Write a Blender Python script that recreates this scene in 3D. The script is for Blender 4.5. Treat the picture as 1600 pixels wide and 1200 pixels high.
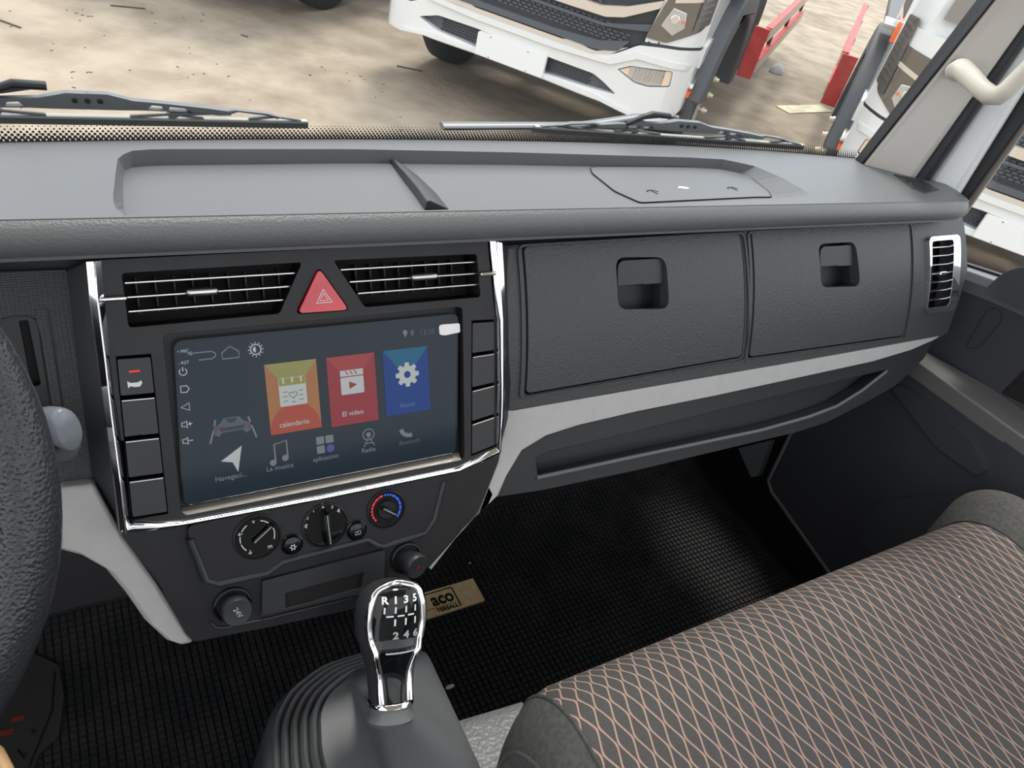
import bpy, bmesh, math, random
from mathutils import Vector, Matrix
from mathutils.geometry import tessellate_polygon, delaunay_2d_cdt
random.seed(4)
for o in list(bpy.data.objects): bpy.data.objects.remove(o)
SC = bpy.context.scene
COL = SC.collection
PI = math.pi
sin, cos, rad = math.sin, math.cos, math.radians

# ------------------------------------------------------------------ camera
YAW, PIT, ROL, FOC = rad(37.36), rad(35.7), rad(15.19), 1150.0
CAM = Vector((0, 0, 1.75))
_f = Vector((sin(YAW)*cos(PIT), cos(YAW)*cos(PIT), -sin(PIT)))
_r0 = Vector((cos(YAW), -sin(YAW), 0)); _u0 = _r0.cross(_f)
_r = _r0*cos(ROL) + _u0*sin(ROL); _u = -_r0*sin(ROL) + _u0*cos(ROL)
cd = bpy.data.cameras.new('camera'); cam = bpy.data.objects.new('camera', cd); COL.objects.link(cam)
cd.sensor_width = 36; cd.lens = FOC/1600*36; cd.clip_start = 0.01; cd.clip_end = 200
cam.matrix_world = Matrix(((_r.x, _u.x, -_f.x, 0), (_r.y, _u.y, -_f.y, 0), (_r.z, _u.z, -_f.z, 1.75), (0, 0, 0, 1)))
SC.camera = cam
# ------------------------------------------------------------------ light
SC.view_settings.view_transform = 'Standard'; SC.view_settings.look = 'None'
SC.view_settings.gamma = 1; SC.view_settings.use_curve_mapping = False
SC.view_settings.exposure = 0.95
W = bpy.data.worlds.new('sky'); SC.world = W; W.use_nodes = True
wn = W.node_tree.nodes; wl = W.node_tree.links; wn.clear()
wo = wn.new('ShaderNodeOutputWorld'); wb = wn.new('ShaderNodeBackground')
tc = wn.new('ShaderNodeTexCoord'); nz = wn.new('ShaderNodeTexNoise'); rp = wn.new('ShaderNodeValToRGB')
nz.inputs['Scale'].default_value = 2.2; nz.inputs['Detail'].default_value = 5
rp.color_ramp.elements[0].position = .38; rp.color_ramp.elements[0].color = (.70, .78, .90, 1)
rp.color_ramp.elements[1].position = .62; rp.color_ramp.elements[1].color = (1.0, .99, .97, 1)
wl.new(tc.outputs['Generated'], nz.inputs['Vector']); wl.new(nz.outputs['Fac'], rp.inputs['Fac'])
wl.new(rp.outputs['Color'], wb.inputs['Color']); wl.new(wb.outputs['Background'], wo.inputs['Surface'])
wb.inputs['Strength'].default_value = 1.2
sd = bpy.data.lights.new('sun', 'SUN'); sd.energy = 1.6; sd.angle = rad(14); sd.color = (1, .95, .87)
sun = bpy.data.objects.new('sun', sd); COL.objects.link(sun)
sun.rotation_euler = Vector((.30, .38, 1)).to_track_quat('Z', 'Y').to_euler()

# ------------------------------------------------------------------ measuring helpers
TILT = rad(27.5)
Wv = Vector((0, sin(TILT), cos(TILT))); Nv = Vector((0, cos(TILT), -sin(TILT)))   # up the dash face / into it
FO = CAM + Nv*.62
FACE = Matrix(((1, 0, 0, FO.x), (0, Wv.y, -Nv.y, FO.y), (0, Wv.z, -Nv.z, FO.z), (0, 0, 0, 1)))
def ray(px, py): return _f + _r*((px-800)/FOC) + _u*((600-py)/FOC)
def hit(px, py, n, p0):
    v = ray(px, py); n = Vector(n); return CAM + v*((Vector(p0)-CAM).dot(n)/v.dot(n))
def onX(px, py, x): return hit(px, py, (1, 0, 0), (x, 0, 0))
def onY(px, py, y): return hit(px, py, (0, 1, 0), (0, y, 0))
def onZ(px, py, z): return hit(px, py, (0, 0, 1), (0, 0, z))
def loc(M, p): q = M.inverted() @ p; return (q.x, q.y)
def fx(px, py, h=0.0): return loc(FACE, hit(px, py, Nv, CAM + Nv*(.62-h)))
def fxs(pts, h=0.0): return [fx(a, b, h) for a, b in pts]
TOPN = Vector((0, .12, 1)).normalized()
TOP = Matrix(((1, 0, 0, 0), (0, TOPN.z, TOPN.y, .54), (0, -TOPN.y, TOPN.z, 1.48), (0, 0, 0, 1)))
UPG = Vector((-.0190, -.0420, .999)).normalized(); GS = Vector((.605, -.796, 0)); GS = (GS - UPG*GS.dot(UPG)).normalized(); GB = UPG.cross(GS)
GO = CAM - UPG*2.05                                                        # the yard lies 2.05 m below the eye and slopes slightly
def onG(px, py, h=0.0): return hit(px, py, UPG, GO + UPG*h)
def tp(px, py, h=0.0): return loc(TOP, hit(px, py, TOPN, TOP @ Vector((0, 0, h))))

# ------------------------------------------------------------------ materials
def mat(name, color, rough=.5, metal=0, spec=.5, emit=None, es=0, coat=0, trans=0, alpha=1):
    m = bpy.data.materials.new(name); m.use_nodes = True
    b = m.node_tree.nodes['Principled BSDF']
    b.inputs['Base Color'].default_value = (*color, 1); b.inputs['Roughness'].default_value = rough
    b.inputs['Metallic'].default_value = metal; b.inputs['Specular IOR Level'].default_value = spec
    if emit: b.inputs['Emission Color'].default_value = (*emit, 1); b.inputs['Emission Strength'].default_value = es
    b.inputs['Coat Weight'].default_value = coat; b.inputs['Transmission Weight'].default_value = trans
    return m
def nt(m): return m.node_tree.nodes, m.node_tree.links, m.node_tree.nodes['Principled BSDF']
def bump(m, kind='VORONOI', scale=500, dist=.0004, strength=.5, stretch=(1, 1, 1), detail=2):
    N, L, b = nt(m); t = N.new('ShaderNodeTexCoord'); mp = N.new('ShaderNodeMapping'); mp.inputs['Scale'].default_value = stretch
    L.new(t.outputs['Object'], mp.inputs['Vector'])
    if kind == 'VORONOI':
        x = N.new('ShaderNodeTexVoronoi'); x.feature = 'SMOOTH_F1'; out = x.outputs['Distance']
    else:
        x = N.new('ShaderNodeTexNoise'); x.inputs['Detail'].default_value = detail; out = x.outputs['Fac']
    x.inputs['Scale'].default_value = scale; L.new(mp.outputs['Vector'], x.inputs['Vector'])
    bp = N.new('ShaderNodeBump'); bp.inputs['Distance'].default_value = dist; bp.inputs['Strength'].default_value = strength
    L.new(out, bp.inputs['Height']); L.new(bp.outputs['Normal'], b.inputs['Normal']); return m
def mottle(m, c1, c2, scale=5, lo=.4, hi=.6, detail=6):
    N, L, b = nt(m); t = N.new('ShaderNodeTexCoord'); x = N.new('ShaderNodeTexNoise'); x.inputs['Scale'].default_value = scale
    x.inputs['Detail'].default_value = detail; r = N.new('ShaderNodeValToRGB')
    r.color_ramp.elements[0].position = lo; r.color_ramp.elements[0].color = (*c1, 1)
    r.color_ramp.elements[1].position = hi; r.color_ramp.elements[1].color = (*c2, 1)
    L.new(t.outputs['Object'], x.inputs['Vector']); L.new(x.outputs['Fac'], r.inputs['Fac']); L.new(r.outputs['Color'], b.inputs['Base Color']); return m
M = {}
M['dashtop'] = bump(mat('dash_top_plastic', (.112, .116, .123), .48), 'VORONOI', 420, .0004, .35)
M['lip'] = bump(mat('dash_lip_grained_plastic', (.125, .13, .135), .5), 'VORONOI', 600, .0006, .7)
M['leather'] = bump(mat('charcoal_grained_plastic', (.052, .056, .060), .5), 'VORONOI', 420, .0007, .7)
M['plastic'] = bump(mat('charcoal_smooth_plastic', (.028, .030, .034), .42, spec=.4), 'NOISE', 900, .0001, .3)
M['black'] = bump(mat('black_plastic', (.012, .0125, .015), .42, spec=.3), 'NOISE', 900, .0001, .2)
M['fascia'] = mottle(mat('satin_black_fascia', (.03, .03, .03), .42, spec=.32), (.0155, .016, .018), (.019, .0195, .0215), 30)
M['void'] = mat('dark_recess', (.006, .006, .007), .8)
M['gloss'] = mat('gloss_black', (.005, .006, .007), .06, spec=.35, coat=0)
M['chrome'] = mat('chrome', (.82, .83, .86), .07, 1)
M['satin'] = mat('satin_metal', (.5, .5, .5), .3, 1)
M['silver'] = bump(mottle(mat('silver_grey_plastic', (.42, .42, .41), .5), (.41, .41, .405), (.43, .43, .42), 60), 'NOISE', 260, .0005, .5, (1, .3, 1))
M['mesh'] = None
M['red'] = mottle(mat('red_hazard_plastic', (.55, .012, .03), .25, coat=.4), (.50, .010, .028), (.6, .015, .035), 40)
M['white'] = mat('white_print', (.75, .76, .78), .5)
M['dim'] = mat('grey_print', (.35, .37, .4), .5)
M['redprint'] = mat('red_print', (.75, .04, .04), .5, emit=(.8, .03, .03), es=.15)
M['blueprint'] = mat('blue_print', (.03, .12, .8), .5, emit=(.02, .1, .8), es=.15)
M['knob'] = bump(mat('knob_leather', (.028, .030, .034), .38), 'VORONOI', 700, .0003, .5)
M['boot'] = bump(mat('grey_rubber_boot', (.11, .115, .122), .5), 'NOISE', 350, .0003, .4)
M['tunnel'] = bump(mat('grey_tunnel_vinyl', (.20, .205, .21), .45), 'VORONOI', 260, .0018, .9)
M['beige'] = bump(mat('beige_pillar_trim', (.56, .53, .49), .6), 'NOISE', 500, .0002, .3)
M['handle'] = mat('beige_handle_plastic', (.55, .51, .44), .5)
M['rubber'] = bump(mat('black_rubber', (.012, .013, .016), .5), 'NOISE', 200, .0003, .3)
M['seal'] = bump(mat('ribbed_rubber_seal', (.02, .022, .027), .55), 'NOISE', 60, .001, .5, (.2, .2, 8))
M['paint'] = mat('white_cab_paint', (.74, .76, .77), .3, coat=.3)
M['frame'] = mat('brown_grey_channel', (.16, .145, .13), .5)
M['doorp'] = bump(mat('dark_door_plastic', (.047, .050, .058), .42), 'NOISE', 600, .0002, .3)
M['ledge'] = bump(mat('grey_door_ledge', (.13, .13, .13), .45), 'NOISE', 600, .0002, .3)
M['mat'] = mottle(mat('black_rubber_mat', (.02, .02, .02), .75, spec=.25), (.022, .024, .027), (.038, .038, .039), 14)
M['matbase'] = mottle(mat('mat_groove', (.006, .006, .006), .8), (.004, .004, .005), (.009, .009, .009), 30)
M['fabric_plain'] = bump(mottle(mat('grey_side_fabric', (.1, .1, .1), .9, spec=.2), (.075, .074, .070), (.10, .098, .093), 200), 'VORONOI', 900, .0006, .8)
M['wheel'] = bump(mat('steering_wheel_leather', (.024, .026, .030), .34), 'VORONOI', 480, .0009, .8)
M['tag'] = mottle(mat('tan_mat_tag', (.6, .42, .2), .55), (.88, .60, .28), (.98, .80, .50), 55, .35, .65)
M['film'] = mat('white_sticker', (.85, .85, .85), .4)
M['tan'] = bump(mat('tan_surface', (.62, .38, .2), .45), 'NOISE', 120, .0006, .4)
M['blade'] = mat('wiper_steel', (.13, .138, .15), .4, .2)
M['bladerub'] = mat('wiper_rubber', (.085, .085, .09), .5)
# outdoors
g = mottle(mat('dusty_concrete_ground', (.5, .42, .32), .9, spec=.2), (.25, .207, .158), (.36, .303, .238), 2.6, .32, .62, 15)
M['ground'] = bump(g, 'NOISE', 9, .03, .35, detail=12)
N, L, b = nt(g)   # darker mud stains
t = N.new('ShaderNodeTexCoord'); x = N.new('ShaderNodeTexNoise'); x.inputs['Scale'].default_value = .55; x.inputs['Detail'].default_value = 12; x.inputs['Roughness'].default_value = .7
r = N.new('ShaderNodeValToRGB'); r.color_ramp.elements[0].position = .36; r.color_ramp.elements[0].color = (.74, .72, .70, 1); r.color_ramp.elements[1].position = .5; r.color_ramp.elements[1].color = (1, 1, 1, 1)
mx = N.new('ShaderNodeMixRGB'); mx.blend_type = 'MULTIPLY'; mx.inputs[0].default_value = 1
src = b.inputs['Base Color'].links[0].from_socket
L.new(t.outputs['Object'], x.inputs['Vector']); L.new(x.outputs['Fac'], r.inputs['Fac']); L.new(src, mx.inputs[1]); L.new(r.outputs['Color'], mx.inputs[2]); L.new(mx.outputs[0], b.inputs['Base Color'])
M['tpaint'] = mat('white_truck_paint', (.68, .685, .68), .22, coat=.6)
M['tcream'] = mat('cream_truck_paint', (.56, .49, .41), .3, coat=.4)
M['tgrey'] = mat('grey_grille_plastic', (.075, .085, .10), .4)
M['tdark'] = mat('dark_grille_plastic', (.03, .033, .038), .5)
M['tguard'] = mat('charcoal_fender_plastic', (.075, .08, .09), .6)
M['tred'] = mottle(mat('red_guard_paint', (.5, .05, .05), .5), (.50, .045, .045), (.62, .07, .06), 8)
M['tcreamside'] = mat('rail_face_paint', (.55, .45, .36), .5)
M['tyre'] = mat('tyre_rubber', (.022, .024, .028), .8)
M['lens'] = mat('lamp_lens', (.55, .56, .57), .08, .7, coat=.8)
M['orange'] = mat('orange_marker_lens', (.85, .15, .03), .2)
M['lampdark'] = mat('smoked_lamp_glass', (.12, .105, .09), .08, coat=.8)
M['gold'] = mat('zinc_bolts', (.68, .62, .46), .35, .6)
M['stone'] = mat('pale_stone', (.55, .55, .55), .8)
M['plank'] = mottle(mat('pale_plank', (.6, .55, .4), .8), (.52, .47, .33), (.68, .62, .46), 6)
M['debris'] = mat('dark_twig', (.1, .08, .06), .9)
def glassmat(name, tint, gl=.06):
    m = bpy.data.materials.new(name); m.use_nodes = True; N = m.node_tree.nodes; L = m.node_tree.links; N.clear()
    o = N.new('ShaderNodeOutputMaterial'); a = N.new('ShaderNodeBsdfTransparent'); a.inputs[0].default_value = (*tint, 1)
    g_ = N.new('ShaderNodeBsdfGlossy'); g_.inputs['Roughness'].default_value = .02; x = N.new('ShaderNodeMixShader'); x.inputs[0].default_value = gl
    L.new(a.outputs[0], x.inputs[1]); L.new(g_.outputs[0], x.inputs[2]); L.new(x.outputs[0], o.inputs['Surface']); return m
M['glass'] = glassmat('window_glass', (.95, .97, .96), .03)
def meshfab():
    m = mat('perforated_grille_plastic', (.045, .048, .052), .45); N, L, b = nt(m)
    t = N.new('ShaderNodeTexCoord'); mp = N.new('ShaderNodeMapping'); mp.inputs['Scale'].default_value = (1, 1.7, 1)
    v = N.new('ShaderNodeTexVoronoi'); v.inputs['Scale'].default_value = 330; v.inputs['Randomness'].default_value = 0
    L.new(t.outputs['Object'], mp.inputs[0]); L.new(mp.outputs[0], v.inputs['Vector'])
    bp = N.new('ShaderNodeBump'); bp.inputs['Distance'].default_value = .0012; bp.inputs['Strength'].default_value = .8
    L.new(v.outputs['Distance'], bp.inputs['Height']); L.new(bp.outputs[0], b.inputs['Normal']); return m
M['mesh'] = meshfab()
def seatfab():
    """woven fabric: rows of leaf shaped cells between pale wavy threads"""
    m = mat('leaf_pattern_seat_fabric', (.15, .15, .15), .9, spec=.2); N, L, b = nt(m)
    t = N.new('ShaderNodeTexCoord'); s = N.new('ShaderNodeSeparateXYZ'); L.new(t.outputs['Object'], s.inputs[0])
    def ma(op, a, c=None, d=None):
        n = N.new('ShaderNodeMath'); n.operation = op
        for i, q in enumerate((a, c, d)):
            if q is None: continue
            if isinstance(q, (int, float)): n.inputs[i].default_value = q
            else: L.new(q, n.inputs[i])
        return n.outputs[0]
    p, q = .0088, .0385
    yy = ma('ADD', s.outputs['Y'], ma('MULTIPLY', s.outputs['Z'], -1.0))      # the weave runs on over the rolled front edge
    cx = ma('COSINE', ma('MULTIPLY', s.outputs['X'], PI/p)); sy = ma('SINE', ma('MULTIPLY', yy, 2*PI/q))
    g0 = ma('ABSOLUTE', ma('ADD', cx, ma('MULTIPLY', sy, .88)))
    gx = ma('MULTIPLY', ma('SINE', ma('MULTIPLY', s.outputs['X'], PI/p)), PI/p); gy = ma('MULTIPLY', ma('COSINE', ma('MULTIPLY', yy, 2*PI/q)), .88*2*PI/q)
    gr_ = ma('SQRT', ma('ADD', ma('ADD', ma('MULTIPLY', gx, gx), ma('MULTIPLY', gy, gy)), 110.0*110.0))
    g_ = ma('DIVIDE', g0, gr_)
    fine = N.new('ShaderNodeTexWave'); fine.inputs['Scale'].default_value = 180; fine.bands_direction = 'Y'; L.new(t.outputs['Object'], fine.inputs['Vector'])
    line = N.new('ShaderNodeMapRange'); line.interpolation_type = 'SMOOTHSTEP'; line.inputs['From Min'].default_value = .00125; line.inputs['From Max'].default_value = .0006
    L.new(g_, line.inputs['Value'])
    nz_ = N.new('ShaderNodeTexNoise'); nz_.inputs['Scale'].default_value = 600; L.new(t.outputs['Object'], nz_.inputs['Vector'])
    base = N.new('ShaderNodeValToRGB'); base.color_ramp.elements[0].color = (.045, .043, .041, 1); base.color_ramp.elements[1].color = (.12, .116, .112, 1); L.new(nz_.outputs['Fac'], base.inputs['Fac'])
    mx = N.new('ShaderNodeMixRGB'); L.new(line.outputs[0], mx.inputs[0]); L.new(base.outputs[0], mx.inputs[1]); mx.inputs[2].default_value = (.42, .285, .235, 1)
    L.new(mx.outputs[0], b.inputs['Base Color'])
    bp = N.new('ShaderNodeBump'); bp.inputs['Distance'].default_value = .0012; bp.inputs['Strength'].default_value = .7; bp.invert = True
    L.new(ma('ADD', line.outputs[0], ma('MULTIPLY', nz_.outputs['Fac'], .4)), bp.inputs['Height']); L.new(bp.outputs[0], b.inputs['Normal']); return m
M['fabric'] = seatfab()

# ------------------------------------------------------------------ object helpers
def link(o, parent=None):
    COL.objects.link(o)
    if parent is not None:
        o.parent = parent; o.matrix_parent_inverse = WM[parent.name].inverted()
    return o
WM = {}
def reg(o, Mx=None):
    WM[o.name] = Mx.copy() if Mx is not None else Matrix.Identity(4)
    return o
def thing(name, label, cat, at=(0, 0, 0), group=None, rz=0):
    o = bpy.data.objects.new(name, None); COL.objects.link(o); Mx = Matrix.Translation(Vector(at)) @ Matrix.Rotation(rz, 4, 'Z')
    o.matrix_basis = Mx; o.empty_display_size = .05; reg(o, Mx); o['label'] = label; o['category'] = cat
    if group: o['group'] = group
    return o
def tag(o, label=None, cat=None, group=None, kind=None):
    if label: o['label'] = label
    if cat: o['category'] = cat
    if group: o['group'] = group
    if kind: o['kind'] = kind
    return o
def struct(name, label=None, at=(0, 0, 0)):
    o = bpy.data.objects.new(name, None); COL.objects.link(o); Mx = Matrix.Translation(Vector(at)); o.matrix_basis = Mx; reg(o, Mx); o['kind'] = 'structure'
    if label: o['label'] = label
    return o
def obj(name, bm, m, parent=None, Mx=None, smooth=False, bevel=0, label=None, seg=2):
    me = bpy.data.meshes.new(name); bmesh.ops.recalc_face_normals(bm, faces=bm.faces[:]); bm.to_mesh(me); bm.free()
    return objm(name, me, m, parent, Mx, smooth, bevel, label, seg)
def objm(name, me, m, parent=None, Mx=None, smooth=False, bevel=0, label=None, seg=2):
    if m is not None: me.materials.clear(); me.materials.append(m)
    if smooth: me.shade_smooth()
    o = bpy.data.objects.new(name, me); Mx = Mx or Matrix.Identity(4)
    link(o, parent); o.matrix_basis = Mx
    reg(o, Mx)
    if bevel:
        b_ = o.modifiers.new('bevel', 'BEVEL'); b_.width = bevel; b_.segments = seg; b_.limit_method = 'ANGLE'; b_.angle_limit = rad(50); b_.harden_normals = False
        me.shade_smooth(); me.set_sharp_from_angle(angle=rad(45))
    elif smooth: me.set_sharp_from_angle(angle=rad(50))
    if label: o['label'] = label
    return o
def rpoly(pts, r, n=5):
    """round the corners of a polygon"""
    out = []; k = len(pts); P = [Vector(p) for p in pts]
    for i in range(k):
        a, b_, c = P[i-1], P[i], P[(i+1) % k]; rr = r[i] if isinstance(r, (list, tuple)) else r
        d1, d2 = (a-b_), (c-b_); rr2 = min(rr, d1.length*.49, d2.length*.49)
        if rr2 < 1e-6: out.append(tuple(b_)); continue
        p1, p2 = b_+d1.normalized()*rr2, b_+d2.normalized()*rr2
        for j in range(n+1):
            t = j/n; q = p1*(1-t)**2 + b_*2*t*(1-t) + p2*t*t; out.append(tuple(q))
    return out
def rect(x0, y0, x1, y1, r=0, n=5):
    p = [(x0, y0), (x1, y0), (x1, y1), (x0, y1)]
    return rpoly(p, r, n) if r else p
def circ(cx, cy, r, n=32, ry=None): return [(cx+r*cos(2*PI*i/n), cy+(ry or r)*sin(2*PI*i/n)) for i in range(n)]
def panel_bm(outline, holes=(), h0=-.01, h1=0.0, cuts=(), hf=None, xc=()):
    loops = [list(outline)] + [list(h) for h in holes]
    bm = bmesh.new(); vs = []
    if holes:
        co, ed = [], []
        for lp in loops:
            k0 = len(co); co += [Vector((p[0]*100, p[1]*100)) for p in lp]; ed += [(k0+i, k0+(i+1) % len(lp)) for i in range(len(lp))]
        oc, _e, tri = delaunay_2d_cdt(co, ed, [], 0, 1e-5)[:3]
        def inside(x, y, lp):
            c = False; n_ = len(lp)
            for i in range(n_):
                (x1, y1), (x2, y2) = lp[i][:2], lp[i-1][:2]
                if (y1 > y) != (y2 > y) and x < (x2-x1)*(y-y1)/(y2-y1)+x1: c = not c
            return c
        keep = []
        for t in tri:
            gx_ = sum(oc[i][0] for i in t)/300; gy_ = sum(oc[i][1] for i in t)/300
            if inside(gx_, gy_, loops[0]) and not any(inside(gx_, gy_, lp) for lp in loops[1:]): keep.append(t)
        tri = keep
        for p in oc: vs.append(bm.verts.new((p[0]/100, p[1]/100, h1)))
    else:
        for p in loops[0]: vs.append(bm.verts.new((p[0], p[1], h1)))
        tri = tessellate_polygon([[Vector((p[0], p[1], 0)) for p in loops[0]]])
    for t in tri:
        try: bm.faces.new([vs[i] for i in t])
        except ValueError: pass
    for v in [v for v in bm.verts if not v.link_faces]: bm.verts.remove(v)
    bmesh.ops.dissolve_degenerate(bm, edges=bm.edges[:], dist=1e-7)
    ext = bmesh.ops.extrude_face_region(bm, geom=bm.faces[:])
    for v in ext['geom']:
        if isinstance(v, bmesh.types.BMVert): v.co.z = h0
    for c in cuts: bmesh.ops.bisect_plane(bm, geom=bm.verts[:]+bm.edges[:]+bm.faces[:], plane_co=(0, c, 0), plane_no=(0, 1, 0))
    for c in xc: bmesh.ops.bisect_plane(bm, geom=bm.verts[:]+bm.edges[:]+bm.faces[:], plane_co=(c, 0, 0), plane_no=(1, 0, 0))
    if cuts or xc: bmesh.ops.remove_doubles(bm, verts=bm.verts[:], dist=3e-5)
    if hf:
        for v in bm.verts: v.co.z += hf(v.co.x, v.co.y)
    return bm
def panel(name, outline, m, parent=None, holes=(), h0=-.01, h1=0.0, Mx=None, bevel=0, label=None, cuts=(), hf=None, seg=2, xc=()):
    return obj(name, panel_bm(outline, holes, h0, h1, cuts, hf, xc), m, parent, Mx if Mx is not None else FACE, False, bevel, label, seg)
def box_bm(bm, c, s, R_=None):
    v = []
    for dx, dy, dz in ((-1, -1, -1), (1, -1, -1), (1, 1, -1), (-1, 1, -1), (-1, -1, 1), (1, -1, 1), (1, 1, 1), (-1, 1, 1)):
        q = Vector((dx*s[0]/2, dy*s[1]/2, dz*s[2]/2)); q = (R_ @ q if R_ is not None else q) + Vector(c); v.append(bm.verts.new(q))
    for f in ((0, 3, 2, 1), (4, 5, 6, 7), (0, 1, 5, 4), (1, 2, 6, 5), (2, 3, 7, 6), (3, 0, 4, 7)): bm.faces.new([v[i] for i in f])
def box(name, c, s, m, parent=None, Mx=None, bevel=0, label=None, R_=None):
    bm = bmesh.new(); box_bm(bm, c, s, R_); return obj(name, bm, m, parent, Mx, False, bevel, label)
def loft_bm(rings, closed=True, caps=True, bm=None):
    bm = bm or bmesh.new(); V = [[bm.verts.new(p) for p in r_] for r_ in rings]; n = len(rings[0])
    for a, b_ in zip(V[:-1], V[1:]):
        for i in range(n if closed else n-1):
            j = (i+1) % n
            try: bm.faces.new((a[i], a[j], b_[j], b_[i]))
            except ValueError: pass
    if caps and closed:
        for r_ in (V[0], V[-1]):
            try: bm.faces.new(r_)
            except ValueError: pass
    return bm
def loft(name, rings, m, parent=None, Mx=None, closed=True, caps=True, bevel=0, label=None, smooth=True):
    return obj(name, loft_bm(rings, closed, caps), m, parent, Mx, smooth, bevel, label)
def tube_bm(pts, r, n=10, bm=None, flat=1.0, up=None, caps=True):
    P = [Vector(p) for p in pts]; rings = []
    prev = Vector(up) if up else None
    for i, p in enumerate(P):
        t = (P[min(i+1, len(P)-1)] - P[max(i-1, 0)]).normalized()
        if prev is None: prev = Vector((0, 0, 1)) if abs(t.z) < .9 else Vector((1, 0, 0))
        s = t.cross(prev)
        if s.length < 1e-5: s = t.cross(Vector((.3, .5, .8)))
        s.normalize(); u = s.cross(t).normalized(); prev = u
        rr = r[i] if isinstance(r, (list, tuple)) else r
        rings.append([p + s*(rr*cos(2*PI*k/n)) + u*(rr*flat*sin(2*PI*k/n)) for k in range(n)])
    return loft_bm(rings, True, caps, bm)
def tube(name, pts, r, m, parent=None, Mx=None, n=10, flat=1.0, up=None, label=None):
    return obj(name, tube_bm(pts, r, n, None, flat, up), m, parent, Mx, True, 0, label)
def lathe_bm(prof, n=32, bm=None, c=(0, 0)):
    rings = [[Vector((c[0]+r_*cos(2*PI*k/n), c[1]+r_*sin(2*PI*k/n), z)) for k in range(n)] for r_, z in prof]
    return loft_bm(rings, True, True, bm)
def lathe(name, prof, m, parent=None, Mx=None, n=32, c=(0, 0), label=None): return obj(name, lathe_bm(prof, n, None, c), m, parent, Mx, True, 0, label)
def strip_bm(pts, w, h0, h1, bm=None, closed=False):
    """flat stroke of width w along a 2D polyline"""
    bm = bm or bmesh.new(); P = [Vector(p) for p in pts]
    k = len(P); L_, R_ = [], []
    for i in range(k):
        a = P[(i-1) % k] if (closed or i > 0) else P[i]; b_ = P[(i+1) % k] if (closed or i < k-1) else P[i]
        d = (b_-a).normalized(); nn = Vector((-d.y, d.x))*w/2; L_.append(P[i]+nn); R_.append(P[i]-nn)
    vs = [[bm.verts.new((q.x, q.y, h)) for q in side] for side in (L_, R_) for h in (h0, h1)]
    lo, hi, ro, ri = vs
    for i in range(k if closed else k-1):
        j = (i+1) % k
        bm.faces.new((hi[i], hi[j], ri[j], ri[i])); bm.faces.new((lo[i], lo[j], hi[j], hi[i])); bm.faces.new((ri[i], ri[j], ro[j], ro[i]))
    return bm
def poly_bm(pts, h0, h1, bm=None):
    b2 = panel_bm(pts, (), h0, h1); 
    if bm is None: return b2
    me = bpy.data.meshes.new('t'); b2.to_mesh(me); b2.free(); bm.from_mesh(me); bpy.data.meshes.remove(me); return bm
def textmesh(s, size, align='CENTER', ext=.0002, bold=0, shear=0):
    cu = bpy.data.curves.new('t', 'FONT'); cu.body = s; cu.size = size; cu.align_x = align; cu.align_y = 'CENTER'; cu.extrude = ext; cu.offset = bold; cu.shear = shear
    cu.resolution_u = 3
    o = bpy.data.objects.new('t', cu); COL.objects.link(o); dg = bpy.context.evaluated_depsgraph_get()
    me = bpy.data.meshes.new_from_object(o.evaluated_get(dg)); bpy.data.objects.remove(o); bpy.data.curves.remove(cu); return me
def text(name, s, x, y, size, m, parent, Mx=None, h=.0003, align='CENTER', bold=0, rot=0, shear=0, sx=1):
    me = textmesh(s, size, align, .0002, bold, shear)
    R_ = Matrix.Rotation(rot, 4, 'Z'); 
    for v in me.vertices:
        v.co.x *= sx; v.co = R_ @ v.co; v.co += Vector((x, y, h))
    return objm(name, me, m, parent, Mx if Mx is not None else FACE)
def resample(pts, n):
    P = [Vector(p) for p in pts]; P.append(P[0]); d = [0]
    for a, b_ in zip(P[:-1], P[1:]): d.append(d[-1]+(b_-a).length)
    out = []; j = 0
    for i in range(n):
        s = d[-1]*i/n
        while d[j+1] < s: j += 1
        t = (s-d[j])/max(d[j+1]-d[j], 1e-9); out.append(tuple(P[j].lerp(P[j+1], t)))
    return out
def dup(o, parent=None, Mx=None):
    c = o.copy(); COL.objects.link(c); c.parent = parent
    if parent is not None: c.matrix_parent_inverse = WM[parent.name].inverted()
    return c

def bulge(x, s, a=.009, c=-.10, w=.09): return a*max(0, 1-((s-c)/w)**2)
SC_CUTS = [-.03, -.045, -.06, -.075, -.09, -.105, -.12, -.135, -.15, -.165, -.18]

# ================================================================== CAB SHELL
fl = struct('floor', 'cab floor under the rubber mat', (0.4, .3, .70))
box('floor_pan', (.33, .05, .68), (1.74, 1.5, .03), M['black'], fl)
fw = struct('wall_front', 'dark firewall behind the footwells', (.4, .95, .70))
loft('firewall', [[(x, .78, .69), (x, .86, .80), (x, .90, 1.0), (x, .90, 1.34), (x, .93, 1.34), (x, .93, .66), (x, .78, .66)] for x in (-.6, 1.2)], M['black'], fw, smooth=False)
wr = struct('wall_right', 'passenger side kick panel below the dash', (1.18, .6, .70))
box('kick_panel', (1.215, .65, .905), (.03, .80, .49), M['black'], wr)
RX = Matrix(((0, 0, -1, 1.19), (-1, 0, 0, 0), (0, 1, 0, 0), (0, 0, 0, 1)))          # local x = -Y, y = Z, z = towards the cabin
def dx(px, py, X): p = onX(px, py, X); return (-p.y, p.z)
panel('painted_metal_patch', [dx(a, b, 1.185) for a, b in ((1153, 700), (1204, 688), (1184, 744), (1173, 746))], mat('blue_grey_metal', (.16, .18, .20), .4), wr, h0=-.01, h1=.005, Mx=RX, bevel=.001)
wlft = struct('wall_left', 'driver side body panel', (-.62, .3, .70))
box('side_panel', (-.62, .3, 1.02), (.03, 1.3, .68), M['black'], wlft)
wbk = struct('wall_back', 'lower rear wall of the cab', (.3, -.72, .70))
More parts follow.
